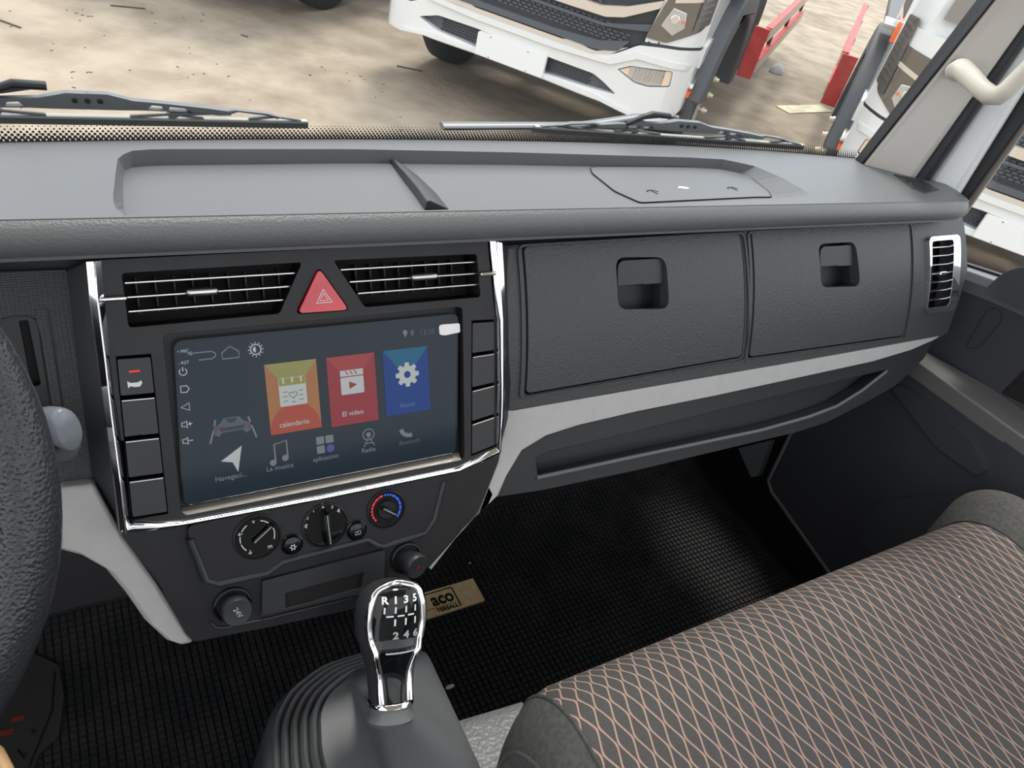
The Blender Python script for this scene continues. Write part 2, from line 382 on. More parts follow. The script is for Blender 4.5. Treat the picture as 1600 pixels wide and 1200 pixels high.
box('rear_panel', (.33, -.72, .95), (1.9, .03, .5), M['black'], wbk)

ce = struct('ceiling', 'pale cab headliner above the seats', (.3, -.1, 2.36))
loft('headliner', [[(x, y, z) for y, z in ((-.75, 2.30), (-.3, 2.37), (.2, 2.37), (.62, 2.27), (.62, 2.31), (.2, 2.41), (-.3, 2.41), (-.75, 2.34))] for x in (-.66, 1.30)], mat('pale_headliner', (.6, .58, .54), .9), ce)
box('rear_wall_trim', (.32, -.75, 1.32), (1.96, .03, .34), M['beige'], wbk)
for x_ in (-.5, 1.14): box('rear_corner_post', (x_, -.75, 1.9), (.30, .03, .86), M['beige'], wbk)
# windshield (window_1)
w1 = struct('window_1', 'windshield with a dotted black band along its lower edge', (.45, .79, 1.44))
RAKE = .21
def ws(x, z, off=0): return Vector((x, .786 + off - (.116 if x < .72 else .25)*(x-.72)**2 - RAKE*(z-1.455), z))
def zb(x): return 1.48 - .12*(ws(x, 1.455).y-.54) + .0012
xs = [-.75 + i*(1.165+.75)/24 for i in range(25)]
bm = loft_bm([[ws(x, z) for x in xs] for z in (1.40, 1.5, 1.7, 2.0, 2.25)], closed=False, caps=False)
obj('pane', bm, M['glass'], w1, smooth=True)
bm = loft_bm([[ws(x, zb(x)+z, -.0015) for x in xs] for z in (-.05, 0)], closed=False, caps=False)
obj('frit_band', bm, M['rubber'], w1)
bm = bmesh.new(); pitch = .0044
for row, (dz, rr) in enumerate(((.0006, .0019), (.0032, .0017), (.0058, .00145), (.0084, .0012), (.011, .0009), (.0136, .0006))):
    for i in range(int(1.55/pitch)):
        x = -.42 + i*pitch + (pitch/2 if row % 2 else 0); c = ws(x, zb(x)+dz, -.0015)
        vs = [bm.verts.new(c + Vector((rr*cos(a), 0, rr*sin(a)))) for a in (0, PI/3, 2*PI/3, PI, 4*PI/3, 5*PI/3)]; bm.faces.new(vs)
tag(obj('frit_dots', bm, M['rubber'], w1), kind='stuff')

# right pillar strips
def pstrip(name, parent, m, La, Lb, th=.02, ext=1.9, bevel=.003, label=None):
    """strip between two edges; each edge = (px base, px upper, X)"""
    E_ = []
    for (b_, t_, X) in (La, Lb):
        p, q = onX(*b_, X), onX(*t_, X); d = q-p; E_.append((p-d*.12, p+d*ext))
    rings = []
    for k in range(2):
        a, b_ = E_[0][k], E_[1][k]; o_ = Vector((th, .012, 0)); rings.append([a, b_, b_+o_, a+o_])
    return loft(name, rings, m, parent, bevel=bevel, smooth=False, label=label)
pil = struct('trim_1', 'beige windshield pillar with rubber seals beside the passenger door', (1.12, .72, 1.45))
pstrip('windshield_seal', pil, M['rubber'], ((1334, 252), (1526, 0), 1.115), ((1350, 253), (1553, 0), 1.10), .03, 2.5, .004)
pstrip('pillar_trim', pil, M['beige'], ((1349, 254), (1552, 0), 1.102), ((1437, 269), (1547, 112), 1.14), .03, 3.6, .008)
pstrip('ribbed_door_seal', pil, M['seal'], ((1433, 269), (1546, 109), 1.142), ((1454, 277), (1540, 154), 1.15), .03, 4, .009)
pstrip('painted_door_frame', pil, M['paint'], ((1452, 278), (1540, 150), 1.165), ((1498, 305), (1600, 141), 1.185), .03, 4, .01)

# passenger door
d1 = struct('door_1', 'closed passenger door with dark inner panel and grey armrest ledge', (1.24, .1, .75))
pstrip('window_channel', d1, M['rubber'], ((1496, 306), (1600, 138), 1.20), ((1508, 321), (1600, 193), 1.205), .03, 4, .004)
pstrip('window_frame', d1, M['frame'], ((1506, 322), (1600, 190), 1.215), ((1514, 327), (1600, 205), 1.22), .03, 4, .003)
DM = Matrix(((0, 0, -1, 1.24), (-1, 0, 0, 0), (0, 1, 0, 0), (0, 0, 0, 1)))
up = [(-.64, 1.36), dx(1500, 444, 1.24), dx(1535, 458, 1.24), dx(1600, 490, 1.24), (.6, 1.33), (.6, 1.20), (-.64, 1.17)]
panel('upper_door_panel', up, M['doorp'], d1, h0=-.03, h1=0, Mx=DM, bevel=.006)
# sill on top
a, b_ = onX(1505, 417, 1.26), onX(1560, 435, 1.26)
dd = (b_-a); p0, p1 = a-dd*1.5, a+dd*14
zs = onX(1500, 444, 1.24).z
loft('window_sill', [[(1.268, p.y, p.z), (1.262, p.y, p.z+.002), (1.243, p.y-.002, zs+.004+(p.z-p0.z)*.9), (1.236, p.y-.004, zs-.008+(p.z-p0.z)*.9), (1.268, p.y, 1.25)] for p in (p0, p0.lerp(p1, .5), p1)], mat('blue_grey_sill', (.15, .155, .175), .4), d1, smooth=False, bevel=.002)
loft('window_rubber', [[(1.262, p.y, p.z-.002), (1.262, p.y, p.z+.006), (1.276, p.y, p.z+.006), (1.276, p.y, p.z-.002)] for p in (p0, p1)], M['rubber'], d1, smooth=False)
# armrest grip hump at the frame's right edge
hump = [dx(1534, 457, 1.20), dx(1545, 446, 1.20), dx(1562, 430, 1.20), dx(1582, 420, 1.20), dx(1610, 416, 1.20), dx(1680, 430, 1.20), dx(1680, 530, 1.20), dx(1600, 484, 1.20), dx(1560, 468, 1.20)]
HM = DM.copy(); HM[0][3] = 1.235
panel('grip_cover', rpoly(hump, .008, 3), M['doorp'], d1, h0=-.02, h1=.035, Mx=HM, bevel=.006)
# pill shaped cover and pull recess
c = [dx(a, b, 1.24) for a, b in ((1510, 540), (1545, 480), (1565, 485), (1566, 500), (1532, 542), (1515, 545))]
bm = strip_bm(rpoly(c, .012, 5), .0012, -.001, .0012, closed=True); obj('blanking_cover', bm, M['plastic'], d1, DM)
panel('pull_recess', [dx(a, b, 1.24) for a, b in ((1564, 614), (1606, 572), (1640, 590), (1640, 650))], M['void'], d1, h0=-.004, h1=.002, Mx=DM, bevel=.002)  # recess drawn as a flat patch, its shade put into the near-black colour
# ledge + lower panel
Lz = 1.22
le = [onZ(a, b, Lz) for a, b in ((1435, 566), (1447, 554), (1562, 612), (1600, 632))]
ri = [onZ(1435, 566, Lz), onZ(1600, 682, Lz)]
sl = (ri[1]-ri[0]); far = ri[0]+sl*4
pl_ = [(p.x, p.y) for p in (ri[0]-sl*.3, le[1]-sl*.3+Vector((0, 0, 0)), le[2], le[3], Vector((1.30, -.5, 0)), Vector((far.x, -.5, 0)))]
ZM = Matrix.Translation((0, 0, Lz))
panel('armrest_ledge', pl_, M['ledge'], d1, h0=-.03, h1=0, Mx=ZM, bevel=.004)
LM = DM.copy(); LM[0][3] = 1.165
seam = [(1262, 640), (1235, 680), (1201, 750), (1206, 768), (1275, 865), (1300, 900)]
sm2 = [dx(a, b, 1.165) for a, b in seam]
low = [(-.56, 1.20)] + sm2 + [(sm2[-1][0]+.1, .70), (.6, .70), (.6, 1.19)]
low = [(-.60, 1.20), (-.60, 1.02)] + sm2[1:] + [(.6, .71), (.6, 1.19)]
panel('lower_door_panel', low, M['doorp'], d1, h0=-.03, h1=0, Mx=LM, bevel=.004)
tube('panel_edge', [DM @ Vector((a, b, .076)) for a, b in sm2], .0035, mat('edge_grey', (.15, .155, .165), .4), d1, n=6)
# pressed pocket and speaker relief on the lower panel
pk = [dx(a, b, 1.16) for a, b in ((1330, 650), (1480, 690), (1540, 735), (1500, 745), (1400, 760), (1345, 700))]
c = [dx(a, b, 1.165) for a, b in ((1335, 835), (1345, 800), (1385, 780), (1470, 770), (1530, 775), (1600, 860), (1500, 900), (1380, 870))]
panel('map_pocket', rpoly(c, .02, 5), M['doorp'], d1, h0=-.005, h1=.012, Mx=LM, bevel=.006)
c = [dx(a, b, 1.165) for a, b in ((1395, 605), (1415, 600), (1520, 680), (1545, 735), (1530, 742), (1470, 700))]
panel('pressed_rib', rpoly(c, .01, 4), M['doorp'], d1, h0=-.004, h1=.008, Mx=LM, bevel=.005)
w2 = struct('window_2', 'side window glass of the passenger door', (1.27, .3, 1.38))
obj('pane', loft_bm([[(1.269, y, z) for y in (.62, .3, 0, -.5)] for z in (1.30, 1.6, 2.0)], closed=False, caps=False), M['glass'], w2)

# beige grab handle on the pillar
gh = thing('grab_handle', 'beige plastic grab handle bolted to the beige windshield pillar', 'handle', onX(1500, 112, 1.11))
hp = [(1495, 112, 1.115), (1503, 108, 1.085), (1516, 121, 1.065), (1532, 138, 1.055), (1547, 149, 1.05), (1560, 150, 1.05), (1574, 140, 1.052), (1600, 113, 1.06), (1640, 72, 1.07), (1690, 20, 1.08), (1715, -10, 1.10), (1720, -20, 1.14)]
tube('grip', [onX(*q) for q in hp], [.016, .0165, .0155, .0145, .015, .015, .0145, .0135, .013, .014, .016, .016], M['handle'], gh, n=16, flat=.8)
cp = onX(1493, 109, 1.09); dirn = (cp-CAM).normalized()
Q = dirn.to_track_quat('-Z', 'Y').to_matrix().to_4x4(); HMx = Matrix.Translation(onX(1495, 110, 1.085)) @ Q
lathe('screw_cap', [(0, .0145), (.0085, .0145), (.0095, .0135), (.0095, .004)], M['handle'], gh, HMx, 24)

# ================================================================== DASHBOARD
db = thing('dashboard', 'dark grey moulded dashboard with top tray running below the windshield', 'dashboard', (.4, .62, 1.0))
# top with tray
outer = [(195, 337), (183, 331), (176, 312), (180, 275), (184, 247), (200, 236), (240, 233), (550, 233), (800, 238), (1075, 246), (1131, 249), (1178, 259), (1225, 279), (1262, 301), (1266, 307), (1256, 309), (1000, 319), (700, 328), (450, 333)]
inner = [(196, 337), (193, 325), (192, 300), (193, 275), (198, 252), (213, 249), (245, 246), (550, 247), (800, 251), (1075, 257), (1124, 260), (1150, 268), (1182, 285), (1212, 304), (1216, 308), (1206, 310), (1000, 319), (700, 328), (450, 333)]
TD = -.014
oo = resample([tp(a, b) for a, b in outer], 120); ii = resample([tp(a, b, TD) for a, b in inner], 120)
bx = [tp(a, b) for a, b in ((1512, 313), (1499, 300), (1475, 286), (1453, 276), (1434, 268), (1400, 258), (1370, 252), (1345, 249))]
back = [(ws(x, 1.455).x, ws(x, 1.455).y-.54) for x in [1.10-.08*i for i in range(21)]]
topo = [(-.55, -.006), (1.11, -.006), (1.121, -.003)] + [p for p in bx] + [(1.17, .19)] + back
top = panel_bm(topo, [oo], -.03, 0)
vo = [top.verts.new((p[0], p[1], 0)) for p in oo]; vi = [top.verts.new((p[0], p[1], TD)) for p in ii]
for k in range(120): top.faces.new((vo[k], vo[(k+1) % 120], vi[(k+1) % 120], vi[k]))
obj('dash_top', top, M['dashtop'], db, TOP)
panel('tray_floor', ii, M['dashtop'], db, h0=TD-.006, h1=TD, Mx=TOP)
# divider fin
f0 = [tp(a, b, TD) for a, b in ((603, 244), (622, 252), (650, 272), (680, 300), (702, 327))]; f1 = [tp(a, b, TD) for a, b in ((602, 245), (612, 258), (630, 282), (648, 305), (664, 328))]
rings = []
for (xa, ya), (xb, yb), hh in zip(f0, f1, (.001, .006, .009, .0095, .009)):
    rings.append([(xb, yb, TD), (xb+.001, yb, TD+hh*.9), (xb+.004, yb, TD+hh), (xa, ya, TD)])
loft('tray_divider', rings, M['plastic'], db, TOP, bevel=.001, smooth=False)
# speaker / access lid outline and turn slots
lid = [tp(a, b, TD) for a, b in ((925, 272), (922, 263), (935, 262), (1140, 262), (1165, 273), (1200, 300), (1206, 309), (1180, 309), (1000, 318), (960, 300))]
panel('access_lid', rpoly(lid, .006, 4), M['dashtop'], db, h0=TD-.001, h1=TD+.0012, Mx=TOP, bevel=.0008)
bm = strip_bm(rpoly(lid, .006, 4), .0011, TD-.001, TD+.0015, closed=True); obj('lid_groove', bm, M['void'], db, TOP)
for (a, b) in ((1021, 302), (1146, 297)):
    cx_, cy_ = tp(a, b, TD); bm = bmesh.new()
    strip_bm([(cx_+.0085*cos(t), cy_-.002+.0095*sin(t)) for t in [rad(20+14*k) for k in range(11)]], .0022, TD, TD+.0016, bm)
    strip_bm([(cx_, cy_+.0075), (cx_+.001, cy_-.006)], .0022, TD, TD+.0016, bm)
    obj('lid_fastener', bm, M['void'], db, TOP)
cx_, cy_ = tp(1067, 296, TD)
panel('white_glue_mark', rpoly([(cx_-.009, cy_), (cx_-.002, cy_+.006), (cx_+.008, cy_+.002), (cx_+.006, cy_-.005), (cx_+.001, cy_-.003)], .002, 3), M['film'], db, h0=TD, h1=TD+.0022, Mx=TOP, label='white dried glue mark')
# defroster slot
bm = bmesh.new(); dv = [tp(a, b) for a, b in ((1398, 275), (1440, 282), (1468, 297), (1446, 303), (1425, 295))]
panel('defroster_vent', rpoly(dv, .004, 3), M['plastic'], db, h0=-.002, h1=.001, Mx=TOP, bevel=.0006)
dv2 = [tp(a, b) for a, b in ((1396, 274), (1440, 282), (1445, 286), (1420, 284))]; panel('defroster_slot', dv2, M['void'], db, h0=0, h1=.0016, Mx=TOP)
for (a, b) in ((1414, 283), (1424, 287), (1434, 292), (1446, 296)):
    x_, y_ = tp(a, b); x2, y2 = tp(a+7, b-3); x3, y3 = tp(a+6, b+5); panel('defroster_vane', [(x_, y_), (x2, y2), (x3, y3)], M['void'] if a < 1430 else M['plastic'], db, h0=0, h1=.002, Mx=TOP)
# front lip
def lipring(x, k=1.0):
    P_ = [(.556, 1.462), (.5348, 1.4803), (.531, 1.4788), (.5265, 1.4748), (.5235, 1.468), (.525, 1.461), (.530, 1.454), (.539, 1.448), (.556, 1.445), (.60, 1.44)]
    return [(x, .60+(y-.60)*k, z) for y, z in P_]
rings = [lipring(x) for x in [-.55+.1*i for i in range(17)]+[1.09]] + [lipring(1.112, .96), lipring(1.123, .86), lipring(1.13, .6)]
loft('dash_lip', rings, M['lip'], db)
# body behind the fascias
body = [[(x, .60, 1.445), (x, *(FACE @ Vector((0, -.015, -.045))).yz), (x, *(FACE @ Vector((0, -.21, -.045))).yz), (x, *(FACE @ Vector((0, -.24, -.10))).yz), (x, .70, 1.2), (x, .88, 1.25), (x, .88, 1.36), (x, .76, 1.43)] for x in (-.55, 1.12)]
loft('dash_body', body, M['black'], db, smooth=False)
# right fascia
H_ = -.02
d1o = rpoly(fxs([(815, 386), (1152, 366), (1155, 556), (820, 614)], H_), .006, 4)
d2o = rpoly(fxs([(1171, 362), (1417, 350), (1408, 524), (1168, 557)], H_), .006, 4)
vo_ = rpoly(fxs([(1440, 370), (1489, 366), (1481, 484), (1436, 489)], H_), .010, 5)
def grow(pts, d):
    c_ = Vector((sum(p[0] for p in pts)/len(pts), sum(p[1] for p in pts)/len(pts))); out = []
    xs_ = [p[0] for p in pts]; ys_ = [p[1] for p in pts]; sx_ = 1+2*d/(max(xs_)-min(xs_)); sy_ = 1+2*d/(max(ys_)-min(ys_))
    return [(c_.x+(p[0]-c_.x)*sx_, c_.y+(p[1]-c_.y)*sy_) for p in pts]
fo = fxs([(784, 384), (1502, 338)], H_) + fxs([(1503, 350), (1502, 420), (1480, 521), (1462, 526), (1262, 561), (797, 641), (787, 641)], H_)
panel('glove_box_fascia', fo, M['leather'], db, [grow(d1o, .0022), grow(d2o, .0022), grow(vo_, -.001)], h0=-.042, h1=H_, cuts=SC_CUTS, hf=bulge, bevel=.0025)
# raised frame lines between the doors
for q in ([(806, 384), (1158, 364), (1162, 560), (1158, 563), (815, 621), (811, 617)], [(1164, 363), (1420, 349), (1412, 528), (1408, 530), (1164, 564), (1161, 560)]):
    bm = strip_bm(rpoly(fxs(q, H_), .008, 4), .0028, H_-.002, H_+.0022, closed=True)
    for c in SC_CUTS: bmesh.ops.bisect_plane(bm, geom=bm.verts[:]+bm.edges[:]+bm.faces[:], plane_co=(0, c, 0), plane_no=(0, 1, 0))
    for v in bm.verts: v.co.z += bulge(0, v.co.y)
    obj('door_surround', bm, M['leather'], db, FACE, True)
for (do, hl, fl_, lab) in ((d1o, ((961, 402), (1039, 402), (1042, 482), (962, 483)), ((963, 408), (1039, 404), (1041, 441), (963, 446)), 'left and wider glove box door'),
                           (d2o, ((1278, 381), (1336, 378), (1340, 447), (1279, 449)), ((1279, 386), (1334, 383), (1334, 414), (1279, 416)), 'right glove box door')):
    hole = rpoly(fxs(hl, H_+.006), .013, 6)
    g_ = panel('glove_box_door', do, M['leather'], db, [hole], h0=-.034, h1=H_+.001, cuts=[c-.0037 for c in SC_CUTS[:-1]], hf=bulge, bevel=.003, label=lab, seg=3)
    panel('latch_recess', grow(hole, .003), M['black'], g_, h0=-.041, h1=-.036)
    bm = loft_bm([[(p[0], p[1], z) for p in grow(hole, .001)] for z in (-.037, H_+.002)], True, False); obj('recess_wall', bm, M['plastic'], g_, FACE, True)
    panel('latch_flap', grow(rpoly(fxs(fl_, H_), [.001, .001, .010, .010][::-1], 5), .0004), M['plastic'], g_, h0=H_-.006, h1=H_+.003, bevel=.001)
# side vent in the right end
sv = panel('side_vent', grow(vo_, -.001), M['void'], db, h0=-.041, h1=-.036, label='upright chrome framed air vent at the right end')
vi_ = rpoly(fxs([(1448, 377), (1482, 374), (1474, 477), (1441, 481)], H_+.004), .006, 5)
panel('chrome_frame', vo_, M['chrome'], sv, [vi_], h0=-.036, h1=H_+.006, cuts=SC_CUTS[1:9], hf=bulge, bevel=.0035, seg=3)
for k, yy in enumerate((387.5, 401, 415, 429, 442.5, 456, 470)):
    x0, s0 = fx(1446-k*.6, yy, -.018); x1, s1 = fx(1484-k*1.2, yy-3, -.018)
    box('slat', ((x0+x1)/2, s0, -.020), (abs(x1-x0)*1.03, .0013, .012), M['satin'], sv, FACE)
x0, s0 = fx(1470, 427, -.008); box('vane_tab', (x0, s0, -.009), (.017, .006, .012), M['chrome'], sv, FACE, .0015)
# driver side fascia
df = fxs([(-160, 430), (104, 420), (146, 757), (100, 762), (-160, 830)], -.035)
slot = rpoly(fxs([(30, 501), (44, 500), (64, 600), (50, 604)], -.035), .001, 2)
panel('instrument_side_panel', df, M['mesh'], db, [slot], h0=-.05, h1=-.034, bevel=.002)
pn = rpoly(fxs([(0, 496), (46, 492), (62, 505), (84, 640), (10, 640)], -.034), .005, 4); panel('slot_surround', pn, M['plastic'], db, [slot], h0=-.036, h1=-.0325, bevel=.001)
bm = strip_bm(fxs([(64, 484), (70, 520), (88, 640)], -.034), .008, -.034, -.0325); obj('highlight_ridge', bm, M['mesh'], db, FACE)
# silver trims
st = fxs([(790, 640), (797, 641), (1262, 561), (1464, 525), (1452, 532), (1420, 546), (1360, 564), (1240, 590), (1110, 618), (990, 642), (900, 663), (850, 679), (812, 702), (788, 742), (775, 772), (720, 825), (671, 888), (668, 884), (745, 800), (776, 720)], -.022)
panel('silver_trim', st, M['silver'], db, h0=-.036, h1=-.018, bevel=.002, label='light grey textured strip curving down beside the centre stack')
sl_ = fxs([(92, 762), (146, 755), (189, 832), (245, 912), (303, 1003), (285, 1007), (258, 998), (226, 968), (196, 925), (165, 888), (130, 868), (92, 858)], -.020)
panel('silver_trim', sl_, M['silver'], db, h0=-.05, h1=-.018, bevel=.003, label='light grey textured strip at the driver side of the centre stack')
# lower passenger panel with open shelf
lo = fxs([(783, 745), (812, 703), (850, 680), (900, 664), (990, 643), (1110, 619), (1240, 591), (1360, 565), (1420, 547), (1456, 532), (1442, 560), (1397, 603), (1347, 631), (1290, 660), (1240, 676), (1150, 697), (1000, 733), (850, 765), (790, 774), (775, 776)], -.030)
pkt = rpoly(fxs([(840, 748), (835, 714), (858, 705), (963, 681), (1120, 641), (1240, 612), (1385, 577), (1347, 608), (1307, 633), (1262, 650), (1187, 671), (1000, 711)], -.030), .006, 4)
panel('lower_dash_panel', lo, M['plastic'], db, [pkt], h0=-.05, h1=-.028, bevel=.004, seg=3)
shelf = fxs([(836, 752), (833, 712), (963, 676), (1240, 607), (1392, 572), (1350, 612), (1262, 655), (1000, 716)], -.030)
panel('shelf_back', shelf, M['plastic'], db, h0=-.12, h1=-.052)
# highlight along the shelf lip, drawn as a lighter grey bead
tube('shelf_highlight', [FACE @ Vector((*p, -.028)) for p in fxs([(838, 747), (1000, 712), (1187, 673), (1262, 652), (1307, 635), (1347, 610), (1385, 580)], -.028)], .0028, mat('lip_highlight_grey', (.10, .105, .115), .4), db, n=8)
# dash right end face
q = fxs([(1502, 338), (1503, 350), (1502, 420), (1480, 521), (1458, 535)], H_)
loft('dash_end_cap', [[(x, s, H_-.002+bulge(0, s)), (x-.004, s, H_-.08), (x-.03, s, H_-.08), (x-.03, s, H_-.01)] for x, s in q], M['leather'], db, FACE)

# ================================================================== CENTRE STACK
cc = thing('centre_console', 'black centre console with chrome edged fascia around the touch screen', 'console', (.18, .50, 1.2))
vl = rpoly(fxs([(190, 427), (472, 410), (437, 490), (201, 512)]), .003, 3)
vr = rpoly(fxs([(521, 407), (745, 397), (751, 464), (570, 480)]), .003, 3)
hz = rpoly(fxs([(461, 491), (547, 485), (498, 416)]), .006, 4)
scr = rpoly(fxs([(254, 523), (723, 479), (726, 718), (284, 807)]), .006, 5)
lsw = fxs([(181, 557), (236, 553), (263, 803), (206, 812)]); rsw = fxs([(737, 501), (772, 499), (773, 698), (736, 713)])
fasc = fxs([(156, 406), (762, 376), (774, 500), (775, 701), (715, 731), (284, 814), (206, 816), (172, 560)])
panel('fascia', fasc, M['fascia'], cc, [vl, vr, hz, scr, lsw, rsw], h0=-.028, h1=0, bevel=.0012)
panel('console_core', grow(fasc, -.002), M['void'], cc, h0=-.043, h1=-.029)
# vents
def vent(hole, lines, tab, lab):
    v = panel('air_vent', grow(hole, .001), M['void'], cc, h0=-.031, h1=-.0285, label=lab)
    bm = loft_bm([[(p[0], p[1], z) for p in hole] for z in (-.028, -.001)], True, False); obj('duct_wall', bm, M['black'], v, FACE)
    for (a, b_) in lines:
        p, q_ = fx(*a, -.006), fx(*b_, -.006); c_ = ((p[0]+q_[0])/2, (p[1]+q_[1])/2-.0005, -.012)
        sl2 = box('slat', c_, (q_[0]-p[0], .0014, .013), M['black'], v, FACE)
        box('slat_edge', (c_[0], c_[1], -.0055), (q_[0]-p[0], .0009, .0010), M['satin'], sl2, FACE)
    x0 = min(p[0] for p in hole); x1 = max(p[0] for p in hole); y0 = min(p[1] for p in hole); y1 = max(p[1] for p in hole)
    bm = bmesh.new(); k = 0
    x_ = x0+.010
    while x_ < x1-.008:
        lo_, hi_ = y0+.004, y1-.002; box_bm(bm, (x_, (lo_+hi_)/2, -.0225), (.0012, hi_-lo_-.008, .010)); x_ += .0135
    tag(obj('rear_vane', bm, M['black'], v, FACE), kind='stuff')
    (a, b_) = tab; p, q_ = fx(*a, 0), fx(*b_, 0); c_ = ((p[0]+q_[0])/2, (p[1]+q_[1])/2, -.003)
    box('vane_tab', c_, (q_[0]-p[0], .0062, .010), M['satin'], v, FACE, .0022)
    return v
vent(vl, [((195, 442), (460, 425)), ((199, 465), (455, 445)), ((201, 487.5), (442, 466))], ((291, 458), (341, 454)), 'wide slanted vent left of the red hazard button')
vent(vr, [((532, 420), (744, 409)), ((546, 439), (745, 427)), ((559, 457), (747, 444))], ((643, 434), (684, 431)), 'slanted vent right of the red hazard button')
# hazard button
hb = rpoly(fxs([(465, 489.5), (544, 484), (498, 419)], .002), .005, 5)
def taper(x_, s_): return 0
hbt = panel('hazard_button', hb, M['red'], cc, h0=-.02, h1=.0035, bevel=.0035, seg=3, label='red triangular hazard button')
for sc_, w_ in ((1.0, .0008), (.55, .0006)):
    c0 = fx(506, 465, .0037); T_ = [(c0[0]-.0066*sc_, c0[1]-.0042*sc_), (c0[0]+.0066*sc_, c0[1]-.0042*sc_), (c0[0], c0[1]+.0068*sc_)]
    obj('warning_triangle', strip_bm(T_, w_*1.3, .0034, .0039, closed=True), M['white'], hbt, FACE)
# switches
def lerp2(a, b_, t): return (a[0]+(b_[0]-a[0])*t, a[1]+(b_[1]-a[1])*t)
def switches(q, n, lab):
    TL, TR, BR, BL = q
    for k in range(n):
        t0, t1 = k/n+.012, (k+1)/n-.012
        p = [lerp2(TL, BL, t0), lerp2(TR, BR, t0), lerp2(TR, BR, t1), lerp2(TL, BL, t1)]
        p = grow(p, -.0008)
        sw = panel('switch_button', rpoly(p, .001, 3), M['plastic'], cc, h0=-.012, h1=.0008, bevel=.0012, label=lab if (k == 0 and lab) else None)
        e = [lerp2(TL, BL, t0+.002), lerp2(TR, BR, t0+.002)]
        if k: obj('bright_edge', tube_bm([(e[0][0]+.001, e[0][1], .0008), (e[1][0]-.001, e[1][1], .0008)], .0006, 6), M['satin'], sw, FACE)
        if k == 0 and lab:
            x_, y_ = fx(210, 580, .001); box('indicator_light', (x_, y_, .0011), (.0075, .0014, .0008), M['redprint'], sw, FACE)
            x_, y_ = fx(211, 600, .001)
            hn = [(x_-.005, y_+.0028), (x_-.003, y_+.0012), (x_+.002, y_+.001), (x_+.0045, y_+.0022), (x_+.005, y_), (x_+.003, y_-.0024), (x_-.001, y_-.0022), (x_-.003, y_-.0012), (x_-.005, y_-.0026)]
            panel('horn_icon', hn, M['white'], sw, h0=.0007, h1=.0012)
switches(lsw, 4, 'horn switch with a red light'); switches(rsw, 4, None)
# chrome trims: ridge profile between an outer and an inner edge
def ridge(name, outer_, inner_, hgt, m, parent, label=None, mid=.5, hb=-.006):
    rings = []
    for (a, b_) in zip(outer_, inner_):
        p, q_ = fx(*a), fx(*b_); rings.append([(p[0], p[1], hb), (p[0], p[1], hgt*.45), (p[0]+(q_[0]-p[0])*mid, p[1]+(q_[1]-p[1])*mid, hgt), (q_[0], q_[1], hgt*.35), (q_[0], q_[1], hb)])
    return loft(name, rings, m, parent, FACE, smooth=False, bevel=.0006, label=label)
ridge('chrome_trim', [(133, 408), (139, 470), (152, 560), (163, 650), (177, 745), (187, 832)], [(158, 406), (162, 462), (173, 560), (183, 650), (195, 745), (205, 830)], .006, M['chrome'], cc, 'left upright chrome strip', .55)
ridge('chrome_trim', [(783, 379), (786, 430), (789, 500), (788, 600), (787, 650), (781, 707)], [(763, 375), (769, 430), (775, 500), (776, 600), (775, 650), (773, 700)], .006, M['chrome'], cc, 'right upright chrome strip', .6)
ridge('chrome_trim', [(187, 833), (206, 831), (245, 827), (284, 821), (500, 781), (715, 737), (750, 722), (781, 708)], [(190, 823), (208, 814), (248, 815), (284, 812), (500, 772), (715, 729), (745, 714), (773, 699)], .005, M['chrome'], cc, 'lower chrome strip under the screen', .5)
for (a, b_) in (((160, 467), (196, 466)), ((749, 428), (771, 427))):
    p, q_ = fx(*a), fx(*b_); box('chrome_bar', ((p[0]+q_[0])/2, (p[1]+q_[1])/2, .002), (q_[0]-p[0]+.002, .004, .006), M['chrome'], cc, FACE, .0015)
# side flanks
def flank(name, front, backp, hb, m):
    rings = []
    for (a, b_) in zip(front, backp):
        p, q_ = fx(*a, -.002), fx(*b_, hb); rings.append([(p[0], p[1], -.002), (q_[0], q_[1], hb), (q_[0]*.5+p[0]*.5, q_[1], hb-.02), (p[0], p[1], -.02)])
    return loft(name, rings, m, cc, FACE, smooth=False, bevel=.002)
flank('side_flank', [(135, 408), (153, 560), (165, 650), (179, 757), (188, 832)], [(99, 423), (115, 550), (127, 650), (142, 757), (184, 834)], -.038, M['leather'])
flank('side_flank', [(782, 378), (788, 500), (788, 600), (781, 706)], [(800, 384), (803, 500), (803, 600), (797, 642)], -.024, M['fascia'])

# ---------------------------------------------------------------- head unit
hu = thing('touchscreen_radio', 'wide glossy touchscreen radio showing app tiles in the centre console', 'radio', FACE @ Vector((.18, -.15, 0)))
panel('rear_frame', grow(scr, -.0004), M['black'], hu, h0=-.0275, h1=-.011)
gl = rpoly(fxs([(271, 533), (716, 490), (713, 708), (286, 792)], -.004), .007, 6)
panel('screen_glass', gl, mat('screen_glass_black', (.004, .007, .011), .12, spec=.2, emit=(.010, .020, .030), es=.35), hu, h0=-.012, h1=-.004, bevel=.0012)
obj('glass_edge', tube_bm([(a, b, -.0042) for a, b in grow(gl, -.0004)[:]]+[(*grow(gl, -.0004)[0], -.0042)], .0007, 6), M['gloss'], hu, FACE, True)
